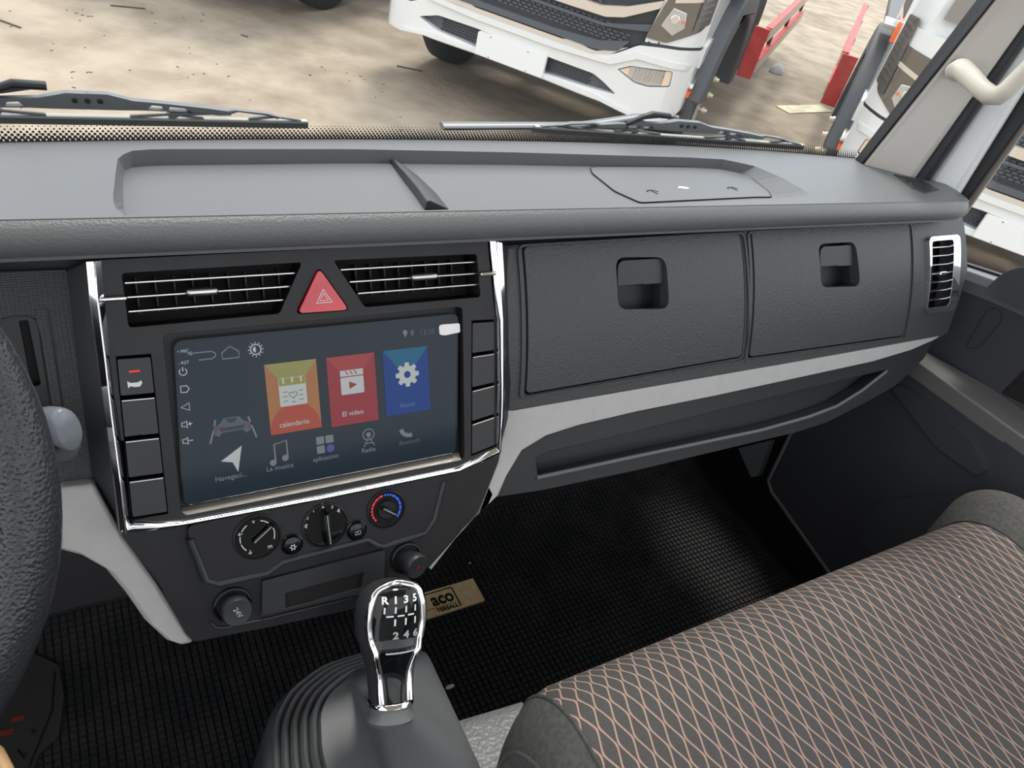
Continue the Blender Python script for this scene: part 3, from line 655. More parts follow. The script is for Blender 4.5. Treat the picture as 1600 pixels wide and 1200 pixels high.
# sloping lower ledge of the bezel, reflected light put into its beige colour
a0, a1 = fx(286, 792, -.010), fx(714, 707, -.010); b0, b1 = fx(284, 808), fx(724, 719)
loft('bezel_ledge', [[(a0[0]-.001, a0[1], -.010), (b0[0], b0[1]+.0006, -.0005), (b0[0], b0[1]+.0006, -.012)], [(a1[0]+.002, a1[1], -.010), (b1[0]-.002, b1[1]+.0006, -.0005), (b1[0]-.002, b1[1]+.0006, -.012)]], mat('lit_ledge', (.50, .47, .42), .35, .6), hu, FACE, smooth=False)
HS = -.004
def em(name, c_, e=.13): return mat(name, tuple(v*.18 for v in c_), .35, spec=.3, emit=c_, es=e*.75)
E_white = em('lit_white', (.55, .59, .60), .34); E_dim = em('lit_grey', (.28, .32, .36), .22); E_faint = em('lit_faint', (.13, .18, .22), .22)
def tile(px, c_top, c_main, c_low, lab):
    p = fxs(px, HS); xa = (p[0][0]+p[3][0])/2; xb = (p[1][0]+p[2][0])/2; ya = (p[2][1]+p[3][1])/2; yb = (p[0][1]+p[1][1])/2
    t_ = panel('app_tile', [(xa, ya), (xb, ya), (xb, yb), (xa, yb)], em('tile_main', c_main), hu, h0=HS-.001, h1=HS+.0004, label=lab)
    xm, w_ = (xa+xb)/2, xb-xa; hgt = yb-ya
    panel('tile_fold', [(xa, yb), (xb, yb), (xb-w_*.36, yb-hgt*.33), (xa+w_*.36, yb-hgt*.33)], em('tile_fold', c_top), t_, h0=HS, h1=HS+.0006)
    if c_low:
        low_ = [(xa, ya), (xb, ya)] + [(xm+w_*.5*cos(t), ya+hgt*.02+hgt*.40*sin(t)) for t in [rad(8+16.4*k) for k in range(11)]]
        panel('tile_glow', low_, em('tile_glow', c_low), t_, h0=HS, h1=HS+.0006)
    return t_, xm, ya, w_, hgt
t1, xm, ya, w_, hh = tile(((415, 570), (496.5, 560), (499.5, 667), (421, 681)), (.62, .62, .22), (.80, .36, .14), (.85, .16, .10), 'orange calendar tile')
cxx, cyy = fx(457, 608, HS)
panel('calendar_page', rect(cxx-.0115, cyy-.014, cxx+.0115, cyy+.0105, .0015), E_white, t1, h0=HS, h1=HS+.0009)
panel('calendar_band', rect(cxx-.0112, cyy+.004, cxx+.0112, cyy+.0102, .001), em('band', (.60, .60, .15)), t1, h0=HS, h1=HS+.0011)
bm = bmesh.new()
for k in (-1, 0, 1): box_bm(bm, (cxx+k*.0075, cyy+.0085, HS+.0011), (.0017, .005, .0008))
obj('binder_rings', bm, E_white, t1, FACE)
hp_ = [(cxx+.00022*16*sin(t)**3, cyy-.0045+.0002*(13*cos(t)-5*cos(2*t)-2*cos(3*t)-cos(4*t))) for t in [2*PI*k/24 for k in range(24)]]
olive = em('olive_ink', (.20, .21, .08), .3)
obj('heart', strip_bm(hp_, .0006, HS+.0008, HS+.0012, closed=True), olive, t1, FACE)
bm = bmesh.new()
for (dx_, dy_) in ((-.0074, -.0015), (-.0074, -.0055), (-.0075, -.0095), (0, -.0108), (.0075, -.0095), (.0074, -.0055), (.0074, -.0015)): box_bm(bm, (cxx+dx_*.9, cyy+dy_, HS+.0009), (.0038, .0006, .0004))
obj('date_lines', bm, olive, t1, FACE)
text('caption', 'calendario', *fx(460, 661, HS), .0063, E_white, t1, h=HS+.0008, sx=.98)
t2, xm, ya, w_, hh = tile(((512, 559), (587, 550), (589, 658), (515, 666)), (.75, .12, .13), (.62, .08, .11), None, 'red video tile')
cxx, cyy = fx(550, 596, HS)
rr_ = rect(cxx-.0105, cyy-.011, cxx+.0105, cyy+.0045, .0012)
tri_ = [(cxx-.003, cyy-.0065), (cxx+.0045, cyy-.003), (cxx-.003, cyy+.0005)]
panel('clapper_board', rr_, E_white, t2, [tri_], h0=HS, h1=HS+.0009)
bm = panel_bm([(cxx-.0105, cyy+.0055), (cxx+.0105, cyy+.0055), (cxx+.0105, cyy+.0108), (cxx-.0105, cyy+.0108)], [[(cxx+k, cyy+.0065), (cxx+k+.0012, cyy+.0065), (cxx+k-.001, cyy+.0102), (cxx+k-.0022, cyy+.0102)] for k in (-.004, .0, .004)], HS, HS+.0009); obj('clapper_bar', bm, E_white, t2, FACE)
text('caption', 'El video', *fx(551, 645, HS), .0063, E_white, t2, h=HS+.0008)
t3, xm, ya, w_, hh = tile(((600, 547), (670, 541), (670, 640), (601, 651)), (.02, .26, .50), (.015, .10, .50), None, 'blue settings tile')
cxx, cyy = fx(636, 585, HS); gp = []
for k in range(8):
    for a, rr in ((-.27, .0085), (-.17, .0115), (.17, .0115), (.27, .0085)): t = k*PI/4+a; gp.append((cxx+rr*cos(t), cyy+rr*sin(t)))
panel('gear_icon', gp, E_white, t3, [circ(cxx, cyy, .0034, 16)], h0=HS, h1=HS+.0009)
text('caption', 'Ajuste', *fx(636, 632, HS), .0060, em('cap_blue', (.25, .40, .75)), t3, h=HS+.0008)
# lower icons
def icon(name, bm, m=None, par=hu): return obj(name, bm, m or E_dim, par, FACE)
def cap(s, px, py, size=.0059, m=None): text('caption', s, *fx(px, py, HS), size, m or E_dim, hu, h=HS+.0003)
x_, y_ = fx(362, 718, HS); icon('navigation_arrow', poly_bm([(x_-.0085, y_+.000), (x_+.009, y_+.0105), (x_+.004, y_-.0115), (x_+.0005, y_-.0025)], HS-.001, HS+.0004), E_white); cap('Navegaci...', 361, 745)
x_, y_ = fx(437, 708, HS); bm = strip_bm([(x_-.004, y_-.007), (x_-.004, y_+.0085), (x_+.0065, y_+.0105), (x_+.0065, y_-.0045)], .0013, HS-.001, HS+.0004)
for q_ in ((x_-.0062, y_-.0075), (x_+.0043, y_-.005)): poly_bm(circ(*q_, .0028, 14), HS-.001, HS+.0004, bm)
icon('music_note', bm); cap('La musica', 437.5, 730)
x_, y_ = fx(508, 694, HS)
for k, (a, b_) in enumerate(((-.0042, .0042), (.0042, .0042), (-.0042, -.0042))): panel('apps_square', rect(x_+a-.0035, y_+b_-.0035, x_+a+.0035, y_+b_+.0035, .001, 3), E_dim, hu, h0=HS-.001, h1=HS+.0004)
panel('apps_dot', circ(x_+.0044, y_-.0044, .0036, 18), em('lit_indigo', (.16, .18, .62)), hu, h0=HS-.001, h1=HS+.0004); cap('aplicacion', 509, 715)
x_, y_ = fx(576, 683, HS); bm = strip_bm(circ(x_, y_+.0025, .0052, 24), .0009, HS-.001, HS+.0004, closed=True); poly_bm(circ(x_, y_+.0025, .0022, 14), HS-.001, HS+.0004, bm)
strip_bm([(x_-.005, y_-.0085), (x_, y_+.001), (x_+.005, y_-.0085)], .0009, HS-.001, HS+.0004, bm); strip_bm([(x_-.0032, y_-.0055), (x_+.0032, y_-.0055)], .0008, HS-.001, HS+.0004, bm); icon('radio_mast', bm); cap('Radio', 576, 703)
x_, y_ = fx(638, 672, HS); arc = [(x_+.001+.0085*cos(t), y_+.0035+.0085*sin(t)) for t in [rad(190+12*k) for k in range(9)]]
icon('phone_receiver', strip_bm(arc, .0038, HS-.001, HS+.0004)); cap('Bluetooth', 640, 690, .0053, E_faint)
# car between lane marks
x_, y_ = fx(363, 668, HS); g1 = HS+.0003
cb = [(-.0145, -.004), (-.0145, .002), (-.010, .0042), (-.006, .009), (.006, .009), (.010, .0042), (.0145, .002), (.0145, -.004), (.011, -.0062), (.008, -.003), (-.008, -.003), (-.011, -.0062)]
icon('car_picture', poly_bm([(x_+a, y_+b_) for a, b_ in cb], HS-.001, g1), E_faint)
icon('car_window', poly_bm([(x_+a, y_+b_) for a, b_ in ((-.005, .008), (.005, .008), (.002, .0045), (-.002, .0045))], g1-.0002, g1+.0002), M['gloss'])
icon('car_tail_panel', poly_bm([(x_-.009, y_-.0018), (x_+.009, y_-.0018), (x_+.010, y_+.001), (x_-.010, y_+.001)], g1-.0002, g1+.0002), M['gloss'])
for sg in (-1, 1): icon('tail_light', strip_bm([(x_+sg*.0135, y_-.003), (x_+sg*.0125, y_+.001), (x_+sg*.008, y_+.002)], .001, g1, g1+.0004), em('lit_red', (.55, .08, .06)))
for (a, b_) in (((336, 656), (335, 666)), ((333.5, 673), (328.5, 694)), ((387.5, 650), (391, 659)), ((393, 664), (401, 683))): icon('lane_mark', strip_bm([fx(*a, HS), fx(*b_, HS)], .0014, HS-.001, HS+.0003), E_dim)
# top and side icons
x_, y_ = fx(318, 554, HS); icon('back_arrow', strip_bm([(x_-.010, y_+.002), (x_+.006, y_+.002), (x_+.009, y_), (x_+.009, y_-.002), (x_+.006, y_-.004), (x_-.004, y_-.004)], .0009, HS-.001, HS+.0003), E_dim)
icon('back_arrow_head', poly_bm([(x_-.012, y_+.002), (x_-.0085, y_+.004), (x_-.0085, y_)], HS-.001, HS+.0003), E_dim)
x_, y_ = fx(360, 552, HS); icon('home_icon', strip_bm([(x_-.0065, y_-.004), (x_-.0065, y_+.001), (x_, y_+.0058), (x_+.0065, y_+.001), (x_+.0065, y_-.004)], .0009, HS-.001, HS+.0003, closed=True), E_dim)
x_, y_ = fx(399.5, 546, HS); bm = strip_bm(circ(x_, y_, .0042, 20), .0009, HS-.001, HS+.0003, closed=True); poly_bm([(x_+.0024*cos(t), y_+.0024*sin(t)) for t in [rad(90+18*k) for k in range(11)]], HS-.001, HS+.0003, bm)
for k in range(12): a = k*PI/6; strip_bm([(x_+.0052*cos(a), y_+.0052*sin(a)), (x_+.0062*cos(a), y_+.0062*sin(a))], .0009, HS-.001, HS+.0003, bm)
icon('brightness_icon', bm, E_white)
text('caption', '\u2022 MIC', *fx(286, 549, HS), .0036, E_white, hu, h=HS+.0003); text('caption', '- RST', *fx(287, 567, HS), .0036, E_white, hu, h=HS+.0003)
x_, y_ = fx(286, 581, HS); bm = strip_bm([(x_+.0028*cos(t), y_+.0028*sin(t)) for t in [rad(125+29*k) for k in range(11)]], .0007, HS-.001, HS+.0003); strip_bm([(x_, y_+.0005), (x_, y_+.0038)], .0008, HS-.001, HS+.0003, bm); icon('power_icon', bm, E_white)
x_, y_ = fx(288, 608, HS); icon('side_home_icon', strip_bm([(x_-.0026, y_-.0026), (x_+.0018, y_-.0026), (x_+.0036, y_), (x_+.0018, y_+.0026), (x_-.0026, y_+.0026)], .0008, HS-.001, HS+.0003, closed=True), E_white)
x_, y_ = fx(290.5, 636, HS); icon('side_back_icon', strip_bm([(x_-.0036, y_), (x_+.0026, y_-.003), (x_+.0026, y_+.003)], .0008, HS-.001, HS+.0003, closed=True), E_white)
for yy, sg in ((663, 1), (689, 0)):
    x_, y_ = fx(292+(689-yy)*-.06, yy, HS); bm = strip_bm([(x_-.003, y_-.0016), (x_-.001, y_-.0016), (x_+.0008, y_-.003), (x_+.0008, y_+.003), (x_-.001, y_+.0016), (x_-.003, y_+.0016)], .0007, HS-.001, HS+.0003, closed=True)
    strip_bm([(x_+.0015, y_), (x_+.0047, y_)], .0007, HS-.001, HS+.0003, bm)
    if sg: strip_bm([(x_+.0031, y_-.0016), (x_+.0031, y_+.0016)], .0007, HS-.001, HS+.0003, bm)
    icon('volume_icon', bm, E_white)
text('caption', '13:35', *fx(667, 519, HS), .0074, E_faint, hu, h=HS+.0003)
x_, y_ = fx(633, 521, HS); icon('location_pin', poly_bm([(x_, y_-.0036)]+[(x_+.0022*cos(t), y_+.001+.0022*sin(t)) for t in [rad(-20+22*k) for k in range(11)]], HS-.001, HS+.0003), E_dim)
x_, y_ = fx(644, 520, HS); icon('bluetooth_icon', strip_bm([(x_-.0016, y_-.0015), (x_+.0016, y_+.0015), (x_, y_+.003), (x_, y_-.003), (x_+.0016, y_-.0015), (x_-.0016, y_+.0015)], .0005, HS-.001, HS+.0003), E_dim)
fl_ = fxs([(686, 509), (690, 507), (718, 505), (719, 519), (695, 524), (687, 523)], -.003)
tag(panel('film_tab', rpoly(fl_, .0015, 3), M['film'], None, h0=HS-.0002, h1=-.0025), 'small white film tab stuck over the top right corner of the screen', 'sticker')

# ---------------------------------------------------------------- climate controls
cl = thing('climate_panel', 'black climate control panel with three rotary dials below the screen', 'control panel', FACE @ Vector((.16, -.28, 0)))
lowo = fxs([(188, 833), (206, 832), (284, 822), (715, 738), (780, 708), (778, 722), (746, 798), (671, 884), (640, 905), (560, 950), (420, 980), (303, 1003), (290, 990), (248, 912)], -.014)
panel('lower_fascia', rpoly(lowo, .002, 2), M['fascia'], cl, h0=-.032, h1=-.014, bevel=.003)
flank_px = [(190, 836), (248, 914), (303, 1004)]
dp = rpoly(fxs([(292, 822), (700, 740), (688, 800), (668, 832), (600, 855), (588, 852), (574, 843), (445, 875), (418, 896), (340, 912), (322, 908), (300, 860)], -.008), .006, 4)
panel('dial_plate', dp, M['fascia'], cl, h0=-.02, h1=-.008, bevel=.002)
obj('plate_bead', tube_bm([(p[0], p[1], -.0085) for p in rpoly(fxs([(297, 842), (322, 908), (343, 913), (418, 896), (442, 878), (574, 843), (589, 852), (600, 854), (664, 833), (679, 812), (694, 752)], -.008), 0)][:11], .0032, 8), M['plastic'], cl, FACE, True)
def place(px, py, h): x_, y_ = fx(px, py, h); return FACE @ Matrix.Translation((x_, y_, h))
def dial(px, py, r_, lab): 
    Mx = place(px, py, -.008); d = lathe('rotary_dial', [(r_*.2, -.004), (r_*1.02, -.004), (r_*1.06, .0015), (r_*.98, .0022), (r_*.93, .0005), (r_*.9, .0004), (0, .0004)], M['black'], cl, Mx, 40, label=lab)
    lathe('dial_face', [(0, .0009), (r_*.90, .0009), (r_*.9, -.001)], M['gloss'], d, Mx, 40); return d, Mx
def arcs(d, Mx, r_, spans, m, w=.0008, h=.0011):
    bm = bmesh.new()
    for a0, a1 in spans: strip_bm([(r_*cos(rad(a)), r_*sin(rad(a))) for a in [a0+(a1-a0)*k/6 for k in range(7)]], w, h-.0004, h, bm)
    return obj('scale_marks', bm, m, d, Mx)
d, Mx = dial(402, 838, .0193, 'left dial with airflow marks')
arcs(d, Mx, .0145, [(225, 195), (190, 168), (150, 122), (75, 45), (20, -12), (-12, -22)], M['white'])
for a, t_ in ((240, '\u2193'), (158, '\u2190'), (98, 'v'), (-50, 'm')): text('airflow_mark', t_, .0148*cos(rad(a)), .0148*sin(rad(a)), .0055, M['white'], d, Mx, .0012)
def pointer(d, Mx, ang, L0, L1, wd, hgt, m1, m2):
    R_ = Matrix.Rotation(rad(ang), 4, 'Z')
    rings = [[(x_, -w1, 0), (x_, -w1*.5, hh_), (x_, w1*.5, hh_), (x_, w1, 0)] for x_, w1, hh_ in ((-L0, wd*.7, hgt*.5), (-L0*.8, wd, hgt), (L1*.85, wd, hgt), (L1, wd*.6, hgt*.4))]
    p = loft('grip', rings, m1, d, Mx @ R_, bevel=.0006, smooth=False)
    obj('pointer_line', tube_bm([(-L0*.8, 0, hgt), (L1*.85, 0, hgt)], .0008, 6), m2, p, Mx @ R_)
pointer(d, Mx, 36, .006, .0165, .0028, .006, M['gloss'], M['satin'])
d, Mx = dial(508, 820, .0200, 'middle fan speed dial with upright grip'); 
for t_, px, py in (('0', 480, 809), ('1', 490, 797.5), ('2', 504.5, 790.5), ('3', 519, 791.5), ('4', 529, 798.5)):
    q_ = fx(px, py, -.0065); c0 = fx(508, 820, -.008); text('digit', t_, q_[0]-c0[0], q_[1]-c0[1], .0062, M['white'], d, Mx, .0012, sx=.9)
q_ = fx(477, 822.5, -.0065); bm = bmesh.new()
for k in range(4): a = k*PI/2+.6; strip_bm([(q_[0]-c0[0], q_[1]-c0[1]), (q_[0]-c0[0]+.0024*cos(a), q_[1]-c0[1]+.0024*sin(a))], .0011, .0008, .0012, bm)
obj('fan_icon', bm, M['white'], d, Mx)
pointer(d, Mx, 92, .0185, .0150, .0042, .011, M['gloss'], M['satin'])
d, Mx = dial(603, 795, .0180, 'right temperature dial with red and blue arc')
arcs(d, Mx, .0142, [(222, 212), (209, 199), (196, 186), (183, 173), (170, 160), (157, 140), (137, 120), (117, 100)], M['redprint'], .0016); arcs(d, Mx, .0142, [(94, 88), (84, 78), (74, 66), (62, 46), (43, 26), (23, 6), (3, -14), (-17, -34), (-36, -44)], M['blueprint'], .0018)
lathe('hub', [(0, .0035), (.0085, .0035), (.0098, .001)], M['black'], d, Mx, 28)
pointer(d, Mx, -36, .0080, .0095, .003, .008, M['gloss'], M['satin'])
for (px, py, kind) in ((456, 850, 0), (557, 828, 1)):
    Mx = place(px, py, -.008); bt = lathe('push_button', [(.0098, 0), (.0098, .0012), (.0088, .0016), (.008, .0006), (.0078, .0028), (.006, .0036), (0, .0037)], M['gloss'], cl, Mx, 28)
    bm = bmesh.new(); strip_bm([(-.003, .0042), (.003, .0042)], .0010, .0034, .0040, bm)
    obj('indicator', bm, mat('teal_glass', (.05, .10, .11), .2), bt, Mx)
    bm = bmesh.new()
    if kind == 0:
        strip_bm(circ(0, -.0016, .0016, 14), .0006, .0036, .0041, bm, closed=True)
        for k in range(6): a = k*PI/3; strip_bm([(.0020*cos(a), -.0016+.0020*sin(a)), (.0031*cos(a), -.0016+.0031*sin(a))], .0006, .0036, .0041, bm)
    else: strip_bm([(-.0026, -.0032), (.0026, -.0032), (.0026, .0), (.0008, .0004), (-.0026, -.0006)], .0005, .0036, .0041, bm, closed=True); strip_bm([(-.001, -.001), (.001, -.002)], .0006, .0036, .0041, bm)
    obj('symbol', bm, M['white'] if kind == 0 else M['dim'], bt, Mx)
# storage pocket
pp = fxs([(410, 908), (602, 859), (600, 921), (409, 962)], -.010); ph = fxs([(446, 927), (569, 894), (565, 919), (446, 951)], -.010)
panel('pocket_frame', rpoly(pp, .001, 2), M['plastic'], cl, [ph], h0=-.02, h1=-.010, bevel=.0008)
panel('pocket_interior', grow(ph, .001), M['void'], cl, h0=-.0145, h1=-.0135)
obj('lower_bead', tube_bm([(p[0], p[1], -.0135) for p in fxs([(329, 972), (336, 980), (350, 981), (420, 966), (550, 934)], -.0135)], .0016, 8), M['plastic'], cl, FACE, True)
# sockets with plugs
for (px, py, qx, qy, lab, red) in ((363, 944, 371, 957, 'round black lighter plug in the lower left corner of the climate panel', 0), (634, 871, 652, 886, 'round black lighter plug with faint red mark right of the storage pocket', 1)):
    c0 = FACE @ Vector((*fx(px, py, -.014), -.014)); c1 = FACE @ Vector((*fx(qx, qy, .004), .004))
    T = thing('lighter_plug', lab, 'lighter plug', c0); Mx = FACE.copy(); Mx.translation = c0
    lathe('socket_ring', [(.008, -.003), (.0165, -.003), (.0165, .002), (.0150, .0035), (.0138, .002), (.0132, -.002)], M['black'], T, Mx, 36)
    obj('ring_gleam', tube_bm([(.0152*cos(rad(a)), .0152*sin(rad(a)), .0033) for a in range(10, 175, 12)], .0006, 6), mat('gleam_teal', (.06, .09, .10), .3), T, Mx, True)  # gleam on the upper arc of the ring, drawn as a teal tube
    d_ = (c1-c0); Z_ = d_.normalized(); Qm = Z_.to_track_quat('Z', 'Y').to_matrix().to_4x4(); Qm.translation = c0; Ln = d_.length
    kb = lathe('plug_knob', [(.010, -.002), (.0105, Ln*.5), (.0125, Ln*.62), (.0128, Ln*.95), (.0115, Ln*1.06), (.009, Ln*1.05), (0, Ln*1.03)], M['plastic'], T, Qm, 32)
    if red: text('mark', '\u25cf', 0, 0, .006, mat('faint_red', (.12, .02, .015), .5), kb, Qm, Ln*1.06)
    else: text('mark', '24V', 0, 0, .0062, M['dim'], kb, Qm, Ln*1.06, rot=-1.2)

# ================================================================== FLOOR MAT
fm = thing('floor_mat', 'black rubber floor mat with a square grid relief covering the cab floor', 'mat', (.4, .4, .695))
def matz(y): return .700 if y < .70 else .700 + (y-.70)**2*1.6
ys_m = [-.5, .2, .6, .70, .74, .78, .82, .86]
loft('mat_base', [[(-.28, y, matz(y)), (1.17, y, matz(y)), (1.17, y, matz(y)-.006), (-.28, y, matz(y)-.006)] for y in ys_m], M['matbase'], fm)
def cell_bm(bm, cx, cy, w, d):
    z = matz(cy)-.0002; h = .0030; t = .0007; sl_ = 0 if cy < .70 else 3.2*(cy-.70)
    lo_ = [bm.verts.new((cx+a*w/2, cy+b*d/2, z+b*d/2*sl_)) for a, b in ((-1, -1), (1, -1), (1, 1), (-1, 1))]
    hi_ = [bm.verts.new((cx+a*(w/2-t), cy+b*(d/2-t), z+h+b*d/2*sl_)) for a, b in ((-1, -1), (1, -1), (1, 1), (-1, 1))]
    bm.faces.new(hi_)
    for i in range(4): j = (i+1) % 4; bm.faces.new((lo_[i], lo_[j], hi_[j], hi_[i]))
cbm = bmesh.new()
for fl2 in (0,):
    z_, w_, d_ = 0, .0086, .0086; t = .0007
    lo_ = [cbm.verts.new((a*w_/2, b*d_/2, -.0002)) for a, b in ((-1, -1), (1, -1), (1, 1), (-1, 1))]; hi_ = [cbm.verts.new((a*(w_/2-t), b*(d_/2-t), .0034)) for a, b in ((-1, -1), (1, -1), (1, 1), (-1, 1))]
    cbm.faces.new(hi_)
    for i in range(4): j = (i+1) % 4; cbm.faces.new((lo_[i], lo_[j], hi_[j], hi_[i]))
cme = bpy.data.meshes.new('mat_cell'); cbm.to_mesh(cme); cbm.free(); cme.materials.append(M['mat'])
def projpx(p):
    q = Vector(p)-CAM; z = q.dot(_f); return 800+FOC*q.dot(_r)/z, 600-FOC*q.dot(_u)/z
TAGC = [onZ(a, b, .705) for a, b in ((739, 903), (753, 939), (660, 957))]
tx1 = TAGC[0].x; ty1 = TAGC[0].y; ty0 = TAGC[1].y; tx0 = tx1-.150
near = []; rest = bmesh.new(); P_ = .0100
for i in range(int(1.43/P_)):
    for j in range(int(1.30/P_)):
        cx, cy = -.27+i*P_, -.45+j*P_
        if tx0-.004 < cx < tx1+.004 and ty0-.004 < cy < ty1+.004: continue
        if cy > .84: continue
        px, py = projpx((cx, cy, .70))
        vis = (665 < px < 960 and 890 < py < 1085 and py < 1085-(px-790)*.45) and cy < .70
        if vis: near.append(((Vector((cx, cy, .7))-CAM).length, cx, cy))
        else: cell_bm(rest, cx, cy, .0086, .0086)
near.sort()
for d_, cx, cy in near[:300]:
    o = bpy.data.objects.new('mat_cell', cme); o.matrix_basis = Matrix.Translation((cx, cy, .70)); link(o, fm)
for d_, cx, cy in near[300:]: cell_bm(rest, cx, cy, .0086, .0086)
tag(obj('mat_grid', rest, M['mat'], fm), kind='stuff')
TG = Matrix.Translation((0, 0, .7045))
tgp = panel('mat_tag', rect(tx0, ty0, tx1, ty1, .001, 2), M['tag'], fm, h0=-.005, h1=0, Mx=TG, bevel=.0006, label='tan printed tag set into the floor mat')
hgt = ty1-ty0
obj('logo_border', strip_bm(rpoly([(tx1-.128, ty0+.003), (tx1-.122, ty1-.005), (tx1-.045, ty1-.005), (tx1-.0445, ty0+.003)], .003, 3)[1:-1], .0022, -.0002, .0004), M['rubber'], tgp, TG)
text('logo_text', 'aco', tx1-.049, ty0+hgt*.58, .034, M['rubber'], tgp, TG, .0003, align='RIGHT', bold=.0010, sx=.85)
text('logo_text', 'TERSALL', tx1-.048, ty0+hgt*.15, .0105, M['rubber'], tgp, TG, .0003, align='RIGHT', bold=.0004, sx=1.0)
obj('logo_underline', strip_bm([(tx1-.115, ty0+hgt*.29), (tx1-.050, ty0+hgt*.29)], .0011, -.0002, .0003), mat('green_print', (.08, .20, .04), .5), tgp, TG)
for px, py, r_, lab in ((703, 1073, .006, 'small white scrap lying on the floor mat beside the gear boot'), (734, 880, .0024, 'tiny pale grain on the floor mat above the tan tag')):
    p = onZ(px, py, .7045); bm = bmesh.new()
    rings = [[(p.x+r_*k*cos(a)*1.3+.0004*sin(3*a), p.y+r_*k*.6*sin(a), .7036+z) for a in [2*PI*i/10 for i in range(10)]] for k, z in ((.9, 0), (1, .0012), (.6, .0028), (.1, .0032))]
    tag(obj('paper_scrap', loft_bm(rings), M['film'], None, smooth=True), lab, 'scrap')

# plastic protective sheet on the driver side floor
sh = [onZ(a, b, .71) for a, b in ((-20, 1080), (30, 1010), (92, 1040), (100, 1090), (92, 1150), (60, 1180), (40, 1240), (-40, 1240))]
sb = panel_bm([(p.x, p.y) for p in sh], (), .709, .711)
sheet = obj('floor_sheet', sb, mat('smoky_plastic_film', (.05, .05, .048), .35), None, Matrix.Identity(4)); tag(sheet, 'crumpled smoky plastic sheet with red print on the driver side floor', 'plastic sheet')
for (px, py) in ((28, 1122), (10, 1144)):
    p = onZ(px, py, .712); panel('red_print', [(p.x-.008, p.y-.003), (p.x+.006, p.y-.005), (p.x+.008, p.y+.002), (p.x-.006, p.y+.004)], mat('dull_red_print', (.22, .035, .03), .5), sheet, h0=-.0005, h1=.0006, Mx=Matrix.Translation((0, 0, .712)))
for q in ([(50, 1140), (53, 1146), (58, 1141)], [(28, 1172), (38, 1184), (41, 1176)], [(46, 1198), (62, 1160), (82, 1110), (86, 1050)]):
    obj('black_line_print', tube_bm([onZ(a, b, .712) for a, b in q], .0012, 5), M['rubber'], sheet)

# ================================================================== GEAR CONSOLE AND LEVER
gc = thing('gear_console', 'grey ribbed rubber gear boot on its moulded console in front of the bench seat', 'gear console', (.2, .3, .706))
def rring(pts, z, n=48): return [Vector((a, b_, z)) for a, b_ in resample(pts, n)]
Cc = Vector((.198, .345))
outl = [onZ(a, b, 1.0) for a, b in ((425, 1130), (448, 1085), (500, 1045), (560, 1026), (640, 1012), (662, 1040), (685, 1110), (700, 1190))]
outp = [(p.x, p.y) for p in outl] + [(.262, .225), (.16, .19), (.095, .24), (.098, .33)]
outp = rpoly(outp, .012, 3)
def scl(pts, kx, ky, c): return [(c[0]+(p[0]-c[0])*kx, c[1]+(p[1]-c[1])*ky) for p in pts]
RC = (.235, .305)      # the ribs crowd towards the left edge
rings = []
n_r = 5; base = resample(outp, 64)
prof = []
for k in range(n_r):
    s0 = 1-.062*k; z0 = 1.0+.006*k
    prof += [(s0, z0), (s0-.006, z0+.007), (s0-.022, z0+.011), (s0-.042, z0+.009), (s0-.052, z0+.003)]
s1 = 1-.062*n_r
prof += [(s1, 1.030), (s1-.012, 1.036)]
ske = [(p[0], p[1]) for p in scl(base, s1-.012, s1-.012, RC)]
rings = [[Vector((a, b_, z)) for a, b_ in scl(base, k, k, RC)] for k, z in prof]
loft('bellows', rings, M['boot'], gc)
top_c = Vector((.192, .298)); 
# smooth skirt: rounded rectangle narrowing to the lever collar
def srect(cx, cy, a, b_, r_, n=64): return resample(rpoly([(cx-a, cy+b_), (cx+a, cy+b_), (cx+a, cy-b_), (cx-a, cy-b_)], r_, 8), n)
rings = []
pa = onZ(530, 1078, 1.035); pb = onZ(690, 1150, 1.035); pc = onZ(640, 1030, 1.04)
skc = ((pa.x+.268)/2, .305)
for t, z in ((0, 1.030), (.04, 1.040), (.15, 1.048), (.35, 1.062), (.6, 1.082), (.8, 1.100), (.93, 1.112), (1, 1.118)):
    e = t**.75; a = .046*(1-e)+.017*e; b_ = .078*(1-e)+.017*e; cx = .232*(1-t)+top_c.x*t; cy = .315*(1-t)+top_c.y*t
    rings.append([Vector((p[0], p[1], z)) for p in srect(cx, cy, a, b_, min(a, b_)*(.35+.65*e))])
loft('boot_skirt', rings, M['boot'], gc)
# housing below
rings = [[Vector((a, b_, z)) for a, b_ in scl(base, k, k, Cc)] for k, z in ((.97, 1.004), (1.04, 1.001), (1.09, .990), (1.22, .90), (1.38, .72), (1.39, .706))]
loft('console_housing', rings, mat('console_plastic', (.06, .064, .072), .42), gc)
# lever knob
gk = thing('gear_lever', 'black leather gear knob with chrome rim and white shift pattern', 'gear lever', (.192, .298, 1.11))
B0 = onY(611, 1098, .298); T0 = onY(612, 904, .368); ax = (T0-B0); Lk = ax.length; az = ax.normalized()
fc = (CAM-(B0+T0)/2); fc = (fc - az*fc.dot(az)).normalized()
fc = (Matrix.Rotation(rad(17), 3, az) @ fc)
sx_ = az.cross(fc) * -1
if sx_.dot(_r) < 0: sx_ = -sx_
KP = [(0, .0172, .0165), (.06, .0180, .0172), (.16, .0185, .0178), (.28, .0195, .0185), (.42, .0242, .0215), (.56, .0288, .0245), (.70, .0300, .0262), (.82, .0285, .0262), (.91, .0248, .0240), (.96, .0195, .0195), (.985, .0125, .0130), (1.0, .003, .004)]
def kr(t):
    for (a, b_, c_), (a2, b2, c2) in zip(KP[:-1], KP[1:]):
        if a <= t <= a2: k = (t-a)/(a2-a); k = k; return b_+(b2-b_)*k, c_+(c2-c_)*k
    return KP[-1][1:]
